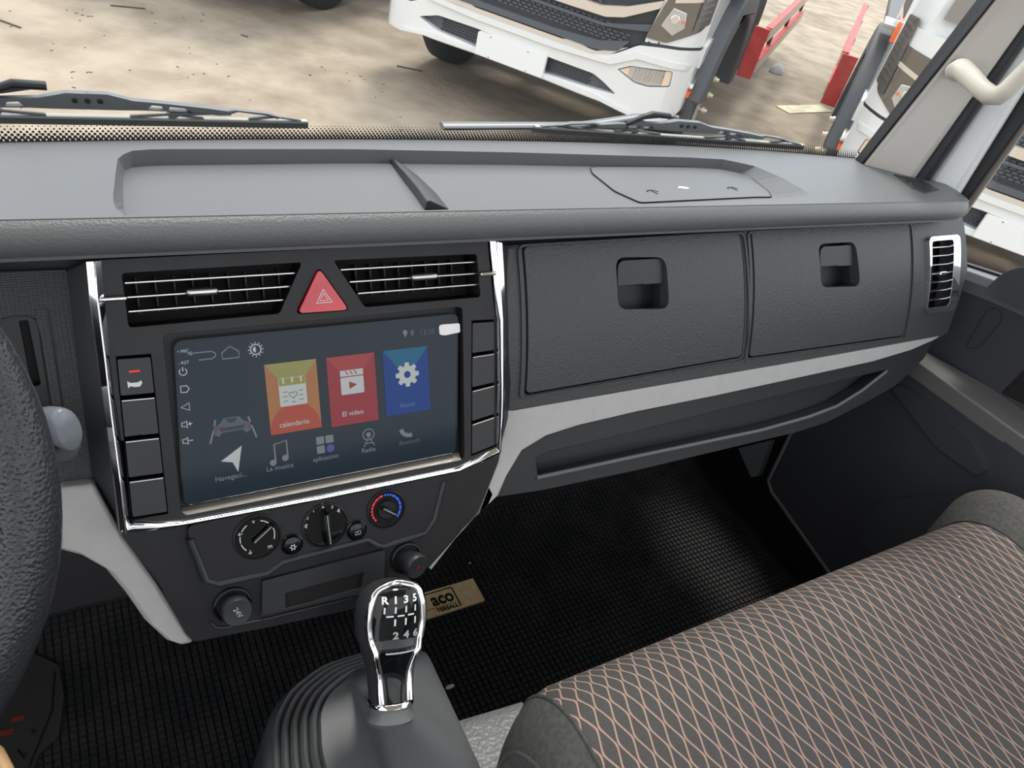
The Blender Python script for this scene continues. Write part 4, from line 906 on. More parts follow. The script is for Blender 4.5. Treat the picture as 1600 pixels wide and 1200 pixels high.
def kpt(t, ph, off=0):
    # ph 0 = towards the viewer
    rx, rf = kr(t); rx *= 1.06; lean = -.006*sin(PI*min(t/.5, 1)) if t < .5 else -.006*cos(PI*(t-.5)/1.0)
    c_ = B0 + az*(Lk*t) + fc*lean
    return c_ + sx_*((rx+off)*sin(ph)) + fc*((rf+off)*cos(ph))
ts = [0, .03, .08, .16, .22, .28, .35, .42, .49, .56, .63, .70, .76, .82, .87, .91, .94, .97, .99, 1.0]
loft('knob_body', [[kpt(t, 2*PI*k/40) for k in range(40)] for t in ts], M['knob'], gk)
def halfw(t): return rad(38 + 9*min(1, max(0, (t-.3)/.35)))
tsf = [.045+.94*sin(PI/2*min(1, k/24)) for k in range(25)]
def plate(t, u, off): return kpt(t, u*halfw(t)*(1 if t < .92 else math.sqrt(max(.02, 1-((t-.92)/.07)**2))), off)
grid = [[plate(t, -1+2*k/14, .0012) for k in range(15)] for t in [min(t_, .985) for t_ in tsf]]
obj('face_plate', loft_bm(grid, closed=False, caps=False), M['gloss'], gk, None, True)
rim = [plate(min(t, .985), -1, .0016) for t in tsf] + [plate(.988, -1+2*k/8, .0016) for k in range(1, 8)] + [plate(min(t, .985), 1, .0016) for t in tsf[::-1]]
rim2 = [Vector(p) for p in rim]
bmR = tube_bm(rim2, .0036, 10, None, 1.0, up=tuple(fc)); obj('chrome_rim', bmR, M['chrome'], gk, None, True)
obj('chrome_collar', loft_bm([[kpt(t, 2*PI*k/40, off) for k in range(40)] for t, off in ((-.005, .0006), (.0, .0018), (.03, .0018), (.04, .0004))]), M['chrome'], gk, None, True)
obj('lower_collar', loft_bm([[kpt(max(t, 0), 2*PI*k/40, off)+az*dz for k in range(40)] for t, off, dz in ((0, .0010, 0), (0, .0010, -.006), (0, .0035, -.012), (0, .001, -.016))]), M['boot'], gk, None, True)
fcam = kpt(.70, 0)
ph0 = math.atan2((CAM-fcam).dot(sx_), (CAM-fcam).dot(fc))
def onface(x, y, off=.0022, yc=.745, skew=.0):
    t = yc + y/Lk; rx, rf = kr(t); return kpt(t, (x)/((rx+rf)/2)+.03, off)
def facetext(s_, x, y, size, m, bold=.0002, sx=1.0):
    me = textmesh(s_, size, 'CENTER', .00015, bold)
    for v in me.vertices: v.co = onface(x+v.co.x*sx, y+v.co.y, .0020+v.co.z)
    return objm('shift_digit', me, m, gk)
def facestrip(p, q, w=.0013, name='shift_line', m=None):
    bm = strip_bm([lerp2(p, q, k/4) for k in range(5)], w, 0, .0002)
    for v in bm.verts: v.co = onface(v.co.x, v.co.y, .0020+v.co.z)
    return obj(name, bm, m or M['white'], gk)
DX = .0080
for k, (a, b_) in enumerate((('R', ''), ('1', '2'), ('3', '4'), ('5', '6'))):
    x_ = (k-1.5)*DX; facetext(a, x_, .0135, .0086, M['white'], .0003)
    if b_: facetext(b_, x_+.0012, -.0175, .0086, M['dim'], .0003)
    facestrip((x_, .008), (x_, .0025))
    if b_: facestrip((x_, -.0025), (x_, -.0085)); 
    if k < 3: facestrip((x_+.0016, .0), (x_+DX-.0012, .0))
bm = strip_bm([(-.012+.024*k/6, -.028) for k in range(7)], .0090, 0, .0002)
for v in bm.verts: v.co = onface(v.co.x+.002, v.co.y, .0020+v.co.z)
obj('pale_band', bm, M['dim'], gk)

# grained tunnel cover between boot and seat
tn = thing('engine_cover', 'light grey grained engine cover edge between gear boot and bench seat', 'engine cover', (.3, .2, .706))
e0 = [onZ(a, b, 1.0) for a, b in ((690, 1120), (740, 1106), (805, 1086))]
zt = 1.0
pts = [(e0[0].x-.01, e0[0].y), (e0[1].x, e0[1].y), (e0[2].x+.02, e0[2].y+.002), (.36, -.2), (.20, -.2)]
rings = [[Vector((a, b_-dy, z)) for a, b_ in pts] for z, dy in ((.706, .03), (.96, .012), (.985, .004), (.996, -.001), (1.0, -.006))]
rings = []
for x_ in (.262, .30, .335, .368):
    yf = e0[0].y+(e0[2].y-e0[0].y)*(x_-e0[0].x)/(e0[2].x-e0[0].x)
    rings.append([(x_, yf-.02, .706), (x_, yf-.006, .95), (x_, yf, .975), (x_, yf-.006, .992), (x_, yf-.02, 1.0), (x_, yf-.12, 1.005), (x_, -.3, 1.0), (x_, -.3, .706)])
loft('cover_shell', rings, M['tunnel'], tn)

# ================================================================== BENCH SEAT
bs = thing('bench_seat', 'bench seat with rust and grey leaf patterned cloth and plain grey sides', 'seat', (.7, 0, .706))
XL, XS, XR, XE = .292, .328, 1.035, 1.150
YF, ZT = .275, 1.152
def sprof(n=26):
    P_ = [(-.42, ZT-.03), (-.2, ZT-.012), (-.05, ZT-.002), (.08, ZT)]
    R_ = .075
    for k in range(13): a = rad(90-7.5*k); P_.append((YF-R_+R_*cos(a), ZT-R_+R_*sin(a)))
    P_ += [(YF+.001, ZT-.12), (YF-.004, ZT-.17)]
    return P_
PR = sprof()
def edge_in(x):
    R_ = .055
    if x < XL+R_: d = XL+R_-x; return R_-math.sqrt(max(0, R_*R_-d*d))
    return 0
def ring_at(x, raise_=0):
    e = edge_in(x); out = []
    for (y, z) in PR:
        f_ = max(0, min(1, (y-.1)/.1)); out.append(Vector((x, y-e*f_*.9, z-e*(1 if z > ZT-.1 else .0)+raise_)))
    return out
xs_p = [XS+(XR-XS)*k/40 for k in range(41)]
obj('cushion_top', loft_bm([ring_at(x) for x in xs_p], closed=False, caps=False), M['fabric'], bs, None, True, label='cloth with rust coloured leaf pattern')
xs_l = [XL+.0001, XL+.002, XL+.006, XL+.012, XL+.02, XL+.03, XS]
rl = [ring_at(x) for x in xs_l]; side = [Vector((p.x-.002, p.y, p.z-.03)) if True else p for p in rl[0]]
side2 = [Vector((XL-.002, p.y, 1.008)) for p in rl[0]]
obj('cushion_side', loft_bm([side2, side]+rl, closed=False, caps=False), M['fabric_plain'], bs, None, True, label='plain grey cloth side')
rr = []
for k in range(17):
    u = k/16; x = XR+(XE-XR)*u; up_ = .028*sin(PI*min(1, u*1.15))-.02*max(0, u-.6)/.4*1.5; fwd = .022*sin(PI*min(1, u*1.1))
    rr.append([Vector((x, y+(fwd if y > .1 else fwd*max(0, (y+.1)/.2)), z+up_)) for (y, z) in PR])
last = [Vector((XE+.004, p.y-.01, p.z-.05)) for p in rr[-1]]; last2 = [Vector((XE+.004, p.y-.02, .9)) for p in rr[-1]]
obj('side_bolster', loft_bm(rr+[last, last2], closed=False, caps=False), M['fabric_plain'], bs, None, True, label='plain grey bolster at the door side')
obj('seam', tube_bm([p+Vector((0, 0, .0005)) for p in ring_at(XS)], .0018, 6), M['fabric_plain'], bs, None, True)
obj('seam', tube_bm([p+Vector((0, 0, .0)) for p in ring_at(XR)], .0018, 6), M['rubber'], bs, None, True)
obj('piping', tube_bm([Vector((p.x, p.y, p.z-.001)) for p in ring_at(XL+.004)], .0022, 6), M['fabric_plain'], bs, None, True)
box('seat_base', (.755, -.09, .86), (.75, .64, .30), M['black'], bs)

# ================================================================== STEERING WHEEL
sw = thing('steering_wheel', 'black grained leather steering wheel at the left edge', 'steering wheel', (-.25, .38, 1.40))
WT = rad(30); WM_ = Matrix(((1, 0, 0, -.255), (0, sin(WT), -cos(WT), .372), (0, cos(WT), sin(WT), 1.404), (0, 0, 0, 1)))
Rw, rw = .214, .0185
rings = [[Vector(((Rw+rw*cos(2*PI*k/24))*cos(a), (Rw+rw*cos(2*PI*k/24))*sin(a), rw*.95*sin(2*PI*k/24))) for k in range(24)] for a in [2*PI*i/96 for i in range(97)]]
obj('rim', loft_bm(rings, True, False), M['wheel'], sw, WM_, True)
lathe('hub', [(.04, -.03), (.075, -.02), (.08, 0), (.07, .012), (.03, .018), (0, .02)], M['plastic'], sw, WM_, 40)
for a in (170, 270): 
    c_, s_ = cos(rad(a)), sin(rad(a)); obj('spoke', tube_bm([(c_*.06, s_*.06, -.005), (c_*.14, s_*.14, -.008), (c_*.212, s_*.212, 0)], [.03, .018, .016], 12, None, .4, up=(0, 0, 1)), M['plastic'], sw, WM_, True)
tube('column', [WM_ @ Vector((0, 0, -.02)), WM_ @ Vector((0, 0, -.16)), WM_ @ Vector((0, 0, -.13))], [.045, .05, .05], M['black'], sw)
sk = thing('wiper_stalk', 'grey tipped dark stalk between the steering wheel and the centre console', 'stalk', onY(95, 700, .47))
s0, s1 = onY(30, 690, .50), onY(96, 688, .47)
tube('arm', [Vector((-.245, .50, 1.33)), s0, s1], [.010, .012, .016], M['plastic'], sk, n=14)
s2 = onY(107, 672, .462); d_ = Vector((.55, -.70, .25)).normalized(); Q = d_.to_track_quat('Z', 'Y').to_matrix().to_4x4(); Q.translation = s2-d_*.014
rings = [[Vector((a*cos(t)*.62, a*sin(t)*1.05, z)) for t in [2*PI*k/28 for k in range(28)]] for a, z in ((.012, -.012), (.0155, 0), (.0165, .010), (.0160, .0135), (.0145, .0150), (.005, .0155))]
loft('tip', rings, mat('grey_stalk_tip', (.17, .19, .215), .35), sk, Q)
tt = thing('tan_object', 'unidentified tan rounded edge at the bottom left corner of the view', 'unidentified edge', onZ(-5, 1200, 1.0))  # cropped object of unknown kind, built as a tan rounded edge
tube('folded_edge', [onZ(-40, 1150, 1.1), onZ(-6, 1178, 1.1), onZ(8, 1205, 1.1), onZ(16, 1250, 1.1)], .006, M['tan'], tt); tube('folded_edge', [onZ(-60, 1160, 1.095), onZ(-18, 1188, 1.095), onZ(-4, 1212, 1.095), onZ(2, 1260, 1.095)], .008, M['tan'], tt)

# ================================================================== WIPERS
def wiper(label, ox, oz, oy, yaw, tilt, sc):
    """blade of half length .245 lying along local x, superstructure above it; origin at the centre hump"""
    Mx = Matrix.Translation((ox, oy, oz)) @ Matrix.Rotation(yaw, 4, 'Z') @ Matrix.Rotation(tilt, 4, 'Y') @ Matrix(((sc, 0, 0, 0), (0, 0, -sc, 0), (0, .82, 0, 0), (0, 0, 0, 1)))
    w_ = thing('windshield_wiper', label, 'wiper', (ox, oy, oz), 'windshield wipers'); L = .245
    box('rubber_blade', (0, -.0045, -.002), (2*L, .0072, .006), M['bladerub'], w_, Mx); box('steel_rail', (0, .0010, -.001), (2*L*.995, .0026, .009), M['satin'] if False else mat('pale_rail', (.42, .41, .37), .4, .5), w_, Mx)
    def pp(name, pts, h0=-.005, h1=.005): 
        return panel(name, pts, M['blade'], w_, h0=h0, h1=h1, Mx=Mx, bevel=.0012)
    for s in (-1, 1):
        f = lambda q: [(s*a, b_) for a, b_ in q]
        hole1 = f([(.058, .0135), (.076, .0128), (.074, .0175), (.064, .0185)]); hole2 = f([(.081, .0125), (.101, .0115), (.101, .0155), (.082, .0170)])
        br = f([(.0, .030), (.02, .030), (.045, .0235), (.075, .0215), (.12, .0175), (.15, .0135), (.150, .0085), (.135, .0080), (.115, .0105), (.055, .0120), (.035, .0115), (.0, .0115)])
        pp('bridge', br if s > 0 else br, -.006, .006) if False else panel('bridge', br, M['blade'], w_, [hole1, hole2], h0=-.005, h1=.005, Mx=Mx, bevel=.001)
        pp('secondary_yoke', f([(.078, .0075), (.082, .003), (.088, .003), (.094, .006), (.15, .0095), (.158, .0125), (.195, .0085), (.205, .0045), (.212, .0065), (.19, .0125), (.155, .0155), (.12, .0115), (.085, .0105)]), -.004, .004)
        pp('claw_yoke', f([(.170, .0015), (.205, .0055), (.236, .0015), (.2355, .004), (.205, .0085), (.172, .0045)]), -.003, .003)
        pp('claw_yoke', f([(.040, .0015), (.085, .0055), (.120, .0015), (.119, .004), (.085, .0080), (.041, .0045)]), -.003, .003)
    for a in (-.012, .0, .012): lathe('rivet', [(.003, .004), (.003, .0062), (.0018, .0066), (0, .0066)], M['black'], w_, Mx @ Matrix.Translation((a, .022, 0)), 12)
    tube('arm_hook', [Mx @ Vector(q) for q in ((-.036, .036, .002), (-.066, .037, .002), (-.082, .031, .003), (-.105, .018, .004))], [.0055, .0058, .005, .004], M['black'], w_, n=10, flat=.7)
    tube('wiper_arm', [Mx @ Vector(q) for q in ((-.05, .033, -.004), (-.08, .026, -.010), (-.17, .004, -.010), (-.37, -.012, -.010))], [.006, .008, .009, .010], M['blade'], w_, n=8, flat=.45, up=(0, 0, 1))
    return w_
b0 = onY(485, 188, .800); wiper('left windshield wiper with its tip in mid view', b0.x-.245*.87, b0.z-.007, .800, rad(2), rad(-.5), .87)
b1 = onY(1258, 232, .775); b2 = onY(845, 212, .800)
wiper('right windshield wiper below the white truck', (b1.x+b2.x)/2, (b1.z+b2.z)/2+.003, .800, rad(-5), math.atan2(-(b1.z-b2.z), b1.x-b2.x), 1)

# ================================================================== OUTDOORS
gr = struct('ground', 'dusty pale concrete yard with dark stains', GO)
GM = Matrix(((GS.x, GB.x, UPG.x, GO.x), (GS.y, GB.y, UPG.y, GO.y), (GS.z, GB.z, UPG.z, GO.z), (0, 0, 0, 1)))
bm = bmesh.new(); vs = [[bm.verts.new((-30+60*i/30, -20+90*j/30, 0)) for i in range(31)] for j in range(31)]
for j in range(30):
    for i in range(30): bm.faces.new((vs[j][i], vs[j][i+1], vs[j+1][i+1], vs[j+1][i]))
obj('yard_surface', bm, M['ground'], gr, GM)
PB = (onG(745, 82, .5) + onG(848, 120, .5))/2 - UPG*.5
def tmat(shift, back=0.0):
    o_ = PB + GS*shift + GB*back
    return Matrix(((GS.x, GB.x, UPG.x, o_.x), (GS.y, GB.y, UPG.y, o_.y), (GS.z, GB.z, UPG.z, o_.z), (0, 0, 0, 1)))
T1 = tmat(0)
tr = thing('truck', 'white cab truck facing the windshield beyond the right wiper, blank white plate on its bumper', 'truck', (0, 0, 0))
tr.matrix_basis = T1; WM[tr.name] = T1.copy()
def yb(x):        # plan curve of the bumper face
    a = abs(x)
    if a < .55: return 0.0
    if a < 1.05: return .13*((a-.55)/.5)**2
    t = min(1, (a-1.05)/.17); return .13 + .05*t + .15*t*t
XSb = [-1.22, -1.21, -1.17, -1.11, -1.05, -.95, -.85, -.75, -.65, -.55, -.3, 0, .3, .55, .65, .75, .85, .95, 1.05, 1.11, 1.17, 1.21, 1.22]
def front(pts, holes=(), h0=-.02, h1=0.0, nx=22, ny=0):
    """panel drawn in (x, z) and wrapped on the bumper plan curve; h grows towards the viewer of the truck"""
    x0 = min(p[0] for p in pts); x1 = max(p[0] for p in pts)
    cuts = [x for x in XSb if x0 < x < x1]
    bm = panel_bm(pts, holes, h0, h1, (), None, cuts)
    for v in bm.verts: v.co = Vector((v.co.x, yb(v.co.x)-v.co.z, v.co.y))
    return bm
def fpart(name, pts, m, holes=(), h0=-.02, h1=0.0, parent=None, bevel=.006, label=None): return obj(name, front(pts, holes, h0, h1), m, parent or tr, T1, False, bevel, label)
# bumper
lgl = [(-.79, .588), (-.62, .648), (-.30, .655), (.30, .640), (.62, .640), (.70, .61), (.81, .552), (.28, .528), (-.28, .532), (-.62, .548)]
fogR = [(.765, .712), (.85, .758), (1.115, .785), (1.125, .68), (.99, .650), (.90, .655)]; fogL = [(-x, z) for x, z in fogR[::-1]]
bo = [(-1.22, .50), (-1.15, .42), (-.95, .43), (-.72, .475), (-.3, .485), (.3, .485), (.72, .475), (.95, .43), (1.15, .42), (1.22, .50), (1.22, .93), (1.0, .915), (.86, .895), (.72, .80), (.60, .775), (.42, .805), (.30, .775), (-.30, .775), (-.42, .805), (-.60, .775), (-.72, .80), (-.86, .895), (-1.0, .915), (-1.22, .93)]
bp = fpart('bumper', rpoly(bo, .02, 3), M['tpaint'], [rpoly(lgl, .02, 3), rpoly(fogR, .015, 3), rpoly(fogL, .015, 3)], h0=-.10, h1=0, bevel=.018)
fpart('bumper_step', rpoly([(-1.20, .80), (-.88, .815), (-.72, .735), (-.3, .715), (.3, .715), (.72, .735), (.88, .815), (1.20, .80), (1.2, .84), (.86, .85), (.70, .765), (.3, .745), (-.3, .745), (-.70, .765), (-.86, .85), (-1.2, .84)], .01, 2), M['tpaint'], h0=-.01, h1=.022, bevel=.012)
fpart('bumper_inlay', [(-.80, .865), (-.70, .795), (-.58, .765), (-.3, .757), (.3, .757), (.58, .765), (.70, .795), (.80, .865), (.72, .835), (.60, .785), (-.60, .785), (-.72, .835)], M['tcream'], h0=-.01, h1=.006, bevel=.003)
fpart('lower_lip', rpoly([(-.95, .44), (-.7, .487), (-.3, .497), (.3, .497), (.7, .487), (.95, .44), (.95, .465), (.66, .522), (.3, .520), (-.3, .520), (-.66, .522), (-.95, .465)], .006, 2), M['tpaint'], h0=-.02, h1=.020, bevel=.01)
fpart('lower_grille', lgl, M['tgrey'], h0=-.09, h1=-.055, bevel=0)
bm = bmesh.new()
for i in range(44):
    for j in range(5):
        x = -.60+i*.028+(.014 if j % 2 else 0); z = .553+j*.018
        if abs(x) > .6: continue
        box_bm(bm, (x, yb(x)+.052, z), (.018, .012, .009))
tag(obj('grille_mesh', bm, M['tdark'], tr, T1), kind='stuff')
plt = fpart('number_plate', rect(-.272, .497, .272, .652, .014, 4), mat('blank_white_plate', (.72, .725, .72), .35), h0=-.004, h1=.030, bevel=.006, label='blank white number plate')
for (a, b_) in ((-.17, .640), (.13, .632), (-.16, .505), (.14, .505)): fpart('screw', circ(a, b_, .004, 8), M['tdark'], h0=.029, h1=.0325, parent=plt, bevel=0)
for fg, sg in ((fogR, 1), (fogL, -1)):
    f_ = fpart('fog_lamp', grow(rpoly(fg, .01, 3), -.008), M['lens'], h0=-.06, h1=-.018, bevel=.006)
    fpart('lamp_corner', [(p[0], p[1]) for p in ([(1.07, .775), (1.112, .778), (1.118, .688), (1.07, .675)] if sg > 0 else [(-1.07, .675), (-1.118, .688), (-1.112, .778), (-1.07, .775)])], mat('peach_reflector', (.72, .55, .42), .4), h0=-.02, h1=-.015, parent=f_, bevel=0)
    fpart('lamp_corner', [(p[0], p[1]) for p in ([(.785, .712), (.84, .745), (.845, .69)] if sg > 0 else [(-.845, .69), (-.84, .745), (-.785, .712)])], mat('peach_reflector', (.72, .55, .42), .4), h0=-.02, h1=-.015, parent=f_, bevel=0)
    bm = bmesh.new()
    for k in range(9): x = sg*(.885+.022*k); box_bm(bm, (x, yb(x)+.016, .722+.01*(k-4)/8), (.006, .006, .085), Matrix.Rotation(.15*sg, 3, 'Y'))
    obj('lens_ribs', bm, M['satin'], f_, T1)
# upper grille area
fpart('grille_panel', rpoly([(-.92, .93), (-.86, .900), (-.72, .812), (-.60, .788), (-.42, .815), (-.3, .785), (.3, .785), (.42, .815), (.60, .788), (.72, .812), (.86, .900), (.92, .93), (.97, 1.42), (-.97, 1.42)], .01, 2), M['tdark'], h0=-.12, h1=-.035, bevel=.01)
fpart('grille_bar', rpoly([(-.80, .905), (-.60, .855), (-.3, .835), (.3, .835), (.60, .855), (.80, .905), (.74, .825), (.60, .795), (-.60, .795), (-.74, .825)], .01, 2), M['tgrey'], h0=-.04, h1=.01, bevel=.01)
fpart('grille_bar', rpoly([(-.90, .99), (-.6, .945), (.6, .945), (.90, .99), (.90, 1.035), (.6, .965), (-.6, .965), (-.90, 1.035)], .006, 2), M['tgrey'], h0=-.04, h1=.0, bevel=.008)
fpart('cream_bar', rpoly([(-.92, 1.14), (-.72, 1.035), (-.60, 1.005), (-.3, 1.0), (.3, 1.0), (.60, 1.005), (.72, 1.035), (.92, 1.14), (.93, 1.19), (.72, 1.10), (.55, 1.06), (-.55, 1.06), (-.72, 1.10), (-.93, 1.19)], .008, 2), M['tcream'], h0=-.04, h1=.018, bevel=.008, label='cream chevron bar across the grille')
fpart('grille_bar', rpoly([(-.92, 1.26), (.92, 1.26), (.93, 1.32), (-.93, 1.32)], .006, 2), M['tgrey'], h0=-.04, h1=.01, bevel=.008)
bm = bmesh.new()
for zr, n_, x0 in ((.872, 5, 0), (.892, 5, .5), (.912, 5, 0), (.932, 5, .5), (.972, 0, 0), (1.075, 0, 0), (1.095, 0, .5), (1.12, 0, 0), (1.145, 0, .5), (1.17, 0, 0), (1.2, 0, .5), (1.225, 0, 0)):
    for i in range(-17, 18):
        x = (i+x0)*.044
        if zr > 1.07 and abs(x) > .55: continue
        box_bm(bm, (x, yb(x)+.030, zr), (.030, .014, .010))
tag(obj('grille_mesh', bm, M['tgrey'], tr, T1), kind='stuff')
# headlamps and body corners
for sg in (1, -1):
    f = lambda q: [(sg*a, b_) for a, b_ in q]
    hl = fpart('headlight', rpoly(f([(.885, .955), (1.02, .95), (1.19, 1.05), (1.215, 1.12), (1.21, 1.36), (.985, 1.33)]), .02, 3), M['lampdark'], h0=-.06, h1=.012, bevel=.012)
    cpt = (sg*1.035, yb(1.035)-.014, 1.10)
    fpart('reflector_bowl', f([(.955, 1.045), (1.00, 1.165), (1.085, 1.15), (1.10, 1.06), (1.04, 1.0)]), M['lens'], h0=0, h1=.017, parent=hl, bevel=.004)
    fpart('bulb_cover', circ(sg*1.03, 1.10, .028, 14), M['chrome'], h0=0, h1=.024, parent=hl, bevel=.004)
    fpart('amber_bulb', circ(sg*1.082, 1.095, .009, 8), M['orange'], h0=0, h1=.022, parent=hl, bevel=0)
    fpart('silver_bar', f([(.995, 1.19), (1.20, 1.24), (1.20, 1.27), (.995, 1.22)]), M['tcream'], h0=0, h1=.016, parent=hl, bevel=.003)
    fpart('turn_signal_glass', rpoly(f([(1.150, 1.05), (1.222, 1.10), (1.222, 1.50), (1.16, 1.50)]), .01, 2), M['lampdark'], h0=-.02, h1=.020, parent=hl, bevel=.005)
    for k in range(9): fpart('signal_rib', f([(1.165, 1.11+.040*k), (1.212, 1.135+.040*k), (1.212, 1.150+.040*k), (1.165, 1.125+.040*k)]), M['satin'], h0=0, h1=.024, parent=hl, bevel=0)
    fpart('corner_panel', rpoly(f([(.885, .925), (1.0, .935), (1.222, .95), (1.222, 1.45), (.97, 1.45)]), .01, 2), M['tpaint'], h0=-.08, h1=-.002, bevel=.01)
    fpart('panel_gap', f([(.87, .905), (1.0, .918), (1.221, .935), (1.221, .95), (1.0, .932), (.87, .922)]), M['tdark'], h0=-.05, h1=-.004, bevel=0)
    for (a, b_) in ((.915, .925), (.975, .935)): fpart('bolt_hole', circ(sg*a, b_+.004, .006, 8), M['tdark'], h0=-.002, h1=.001, bevel=0)
    # side bodywork (plane x = 1.22)
    SM = T1 @ (Matrix(((0, 0, 1, 1.222), (1, 0, 0, 0), (0, 1, 0, 0), (0, 0, 0, 1))) if sg > 0 else Matrix(((0, 0, -1, -1.222), (1, 0, 0, 0), (0, 1, 0, 0), (0, 0, 0, 1))))
    def side(name, pts, m, h0=-.03, h1=0, bevel=.008, parent=None, label=None): return panel(name, pts, m, parent or tr, h0=h0, h1=h1, Mx=SM, bevel=bevel, label=label)
    side('bumper_end', rpoly([(.33, .50), (.55, .60), (.60, .70), (.58, .93), (.33, .93)], .02, 3), M['tpaint'])
    side('cab_side', rpoly([(.33, .95), (.60, .95), (.72, 1.05), (1.62, 1.15), (1.72, 1.15), (1.72, 2.35), (.62, 2.42), (.40, 1.5), (.33, 1.4)], .03, 3), M['tpaint'], h1=.004)
    side('corner_fairing', rpoly([(.40, .80), (.62, .86), (.64, .98), (.50, .98), (.40, .94)], .01, 2), M['tpaint'], h1=.02)
    # charcoal fender arch
    arc_o = [(1.22+.80*cos(rad(a)), .50+.80*sin(rad(a))) for a in range(175, -6, -12)]; arc_i = [(1.22+.58*cos(rad(a)), .50+.58*sin(rad(a))) for a in range(-5, 176, 12)]
    fe = side('fender', arc_o+arc_i, M['tguard'], h0=-.30, h1=.11, bevel=.03)
    side('fender_flap', [(.50, .34), (.64, .34), (.66, .60), (.44, .66), (.44, .56)], M['tguard'], h0=-.28, h1=.06, bevel=.01, parent=tr)
    ty = lathe('tyre', [(.30, -.13), (.47, -.13), (.50, -.10), (.505, 0), (.50, .10), (.47, .13), (.30, .13)], M['tyre'], tr, SM @ Matrix.Translation((1.20, .50, -.19)), 40)
    lathe('wheel_disc', [(0, .06), (.14, .06), (.16, .02), (.28, .04), (.30, .10)], M['tguard'], ty, SM @ Matrix.Translation((1.20, .50, -.19)), 32)
    lathe('axle_hub', [(0, .16), (.07, .16), (.09, .08), (.10, .05)], M['gold'], ty, SM @ Matrix.Translation((1.20, .50, -.19)), 20)
    sm_ = side('side_lamp', rpoly([(.36, .665), (.52, .735), (.53, .765), (.37, .70)], .008, 2), M['satin'], h0=-.01, h1=.03, bevel=.004)
    side('lamp_amber', [(.38, .60), (.44, .63), (.44, .66), (.38, .64)], M['orange'], h0=-.01, h1=.02, bevel=.002)
    # bracket plate with bolts ahead of the wheel
    br = side('step_bracket', rpoly([(.60, .36), (.66, .34), (.72, .40), (.76, .80), (.70, .86), (.64, .60)], .01, 2), M['lens'] if False else mat('grey_bracket', (.45, .44, .42), .4, .5), h0=.065, h1=.08, bevel=.003)
    for k, zz in enumerate((.42, .53, .64)): 
        bt = lathe('bolt', [(0, .07), (.014, .07), (.014, .05), (.022, .05), (.022, .03), (.010, .028), (.010, .0)], M['gold'], br, SM @ Matrix.Translation((.68+.02*k, zz+.06, .075)), 10)
    tread = side('step_tread', rpoly([(.36, .45), (.50, .45), (.50, .47), (.36, .47)], .004, 2), M['satin'], h0=-.14, h1=.01, bevel=.003)
    # upper cab: mirror arm, orange marker
    side('marker_lamp', rpoly([(.47, 1.30), (.53, 1.30), (.54, 1.42), (.48, 1.42)], .01, 2), M['orange'], h0=0, h1=.03, bevel=.006)
    side('grab_rail', rpoly([(.70, 1.34), (1.05, 1.34), (1.05, 1.37), (.70, 1.37)], .006, 2), M['satin'], h0=0, h1=.10, bevel=.005)
    side('side_window', rpoly([(.66, 1.42), (1.55, 1.42), (1.55, 2.1), (.85, 2.1)], .04, 3), M['tdark'], h0=0, h1=.008, bevel=.004)
    side('step_well', rpoly([(.80, 1.20), (1.60, 1.20), (1.60, 1.32), (.80, 1.30)], .02, 2), M['tguard'], h0=0, h1=.010, bevel=.004)
    for k in range(9): side('nameplate_letter', [(.66+.045*k, 1.02+.012*k), (.672+.045*k, 1.02+.012*k), (.690+.045*k, 1.07+.012*k), (.678+.045*k, 1.07+.012*k)], M['satin'], h0=0, h1=.034, bevel=0) if False else None
    # chassis side guard behind the wheel
    rg = side('guard_front_board', [], M['tred']) if False else None
    gbm = bmesh.new(); box_bm(gbm, (sg*1.40, 2.06, .70), (.13, .03, .42)); gb = obj('guard_board', gbm, M['tred'], tr, T1, False, .004, label='red painted guard board behind the front wheel')
    for zz, ww in ((.86, .11), (.60, .10)):
        gbm = bmesh.new(); box_bm(gbm, (sg*1.462, 3.87, zz), (.03, 3.6, ww)); r_ = obj('guard_rail', gbm, M['tcreamside'], tr, T1, False, .004)
        gbm = bmesh.new(); box_bm(gbm, (sg*1.450, 3.87, zz+ww/2+.004), (.056, 3.6, .008)); obj('rail_top', gbm, M['tred'], r_, T1)
    for yy in (2.9, 4.2, 5.6):
        gbm = bmesh.new(); box_bm(gbm, (sg*1.43, yy, .72), (.03, .05, .40)); obj('guard_post', gbm, M['tdark'], tr, T1)
    lathe('rear_tyre', [(.26, -.13), (.47, -.13), (.50, 0), (.47, .13), (.26, .13)], M['tyre'], tr, SM @ Matrix.Translation((4.2, .50, -.25)), 32)
    gbm = bmesh.new(); box_bm(gbm, (sg*.42, 3.6, .78), (.10, 5.0, .22)); obj('chassis_beam', gbm, M['tdark'], tr, T1)
    tk = bmesh.new(); lathe_bm([(0, 0), (.24, 0), (.26, .02), (.26, .68), (.24, .70), (0, .70)], 24, tk); obj('fuel_tank', tk, M['tguard'], tr, T1 @ Matrix.Translation((sg*.78, 2.5, .72)) @ Matrix.Rotation(-PI/2, 4, 'X'), True)
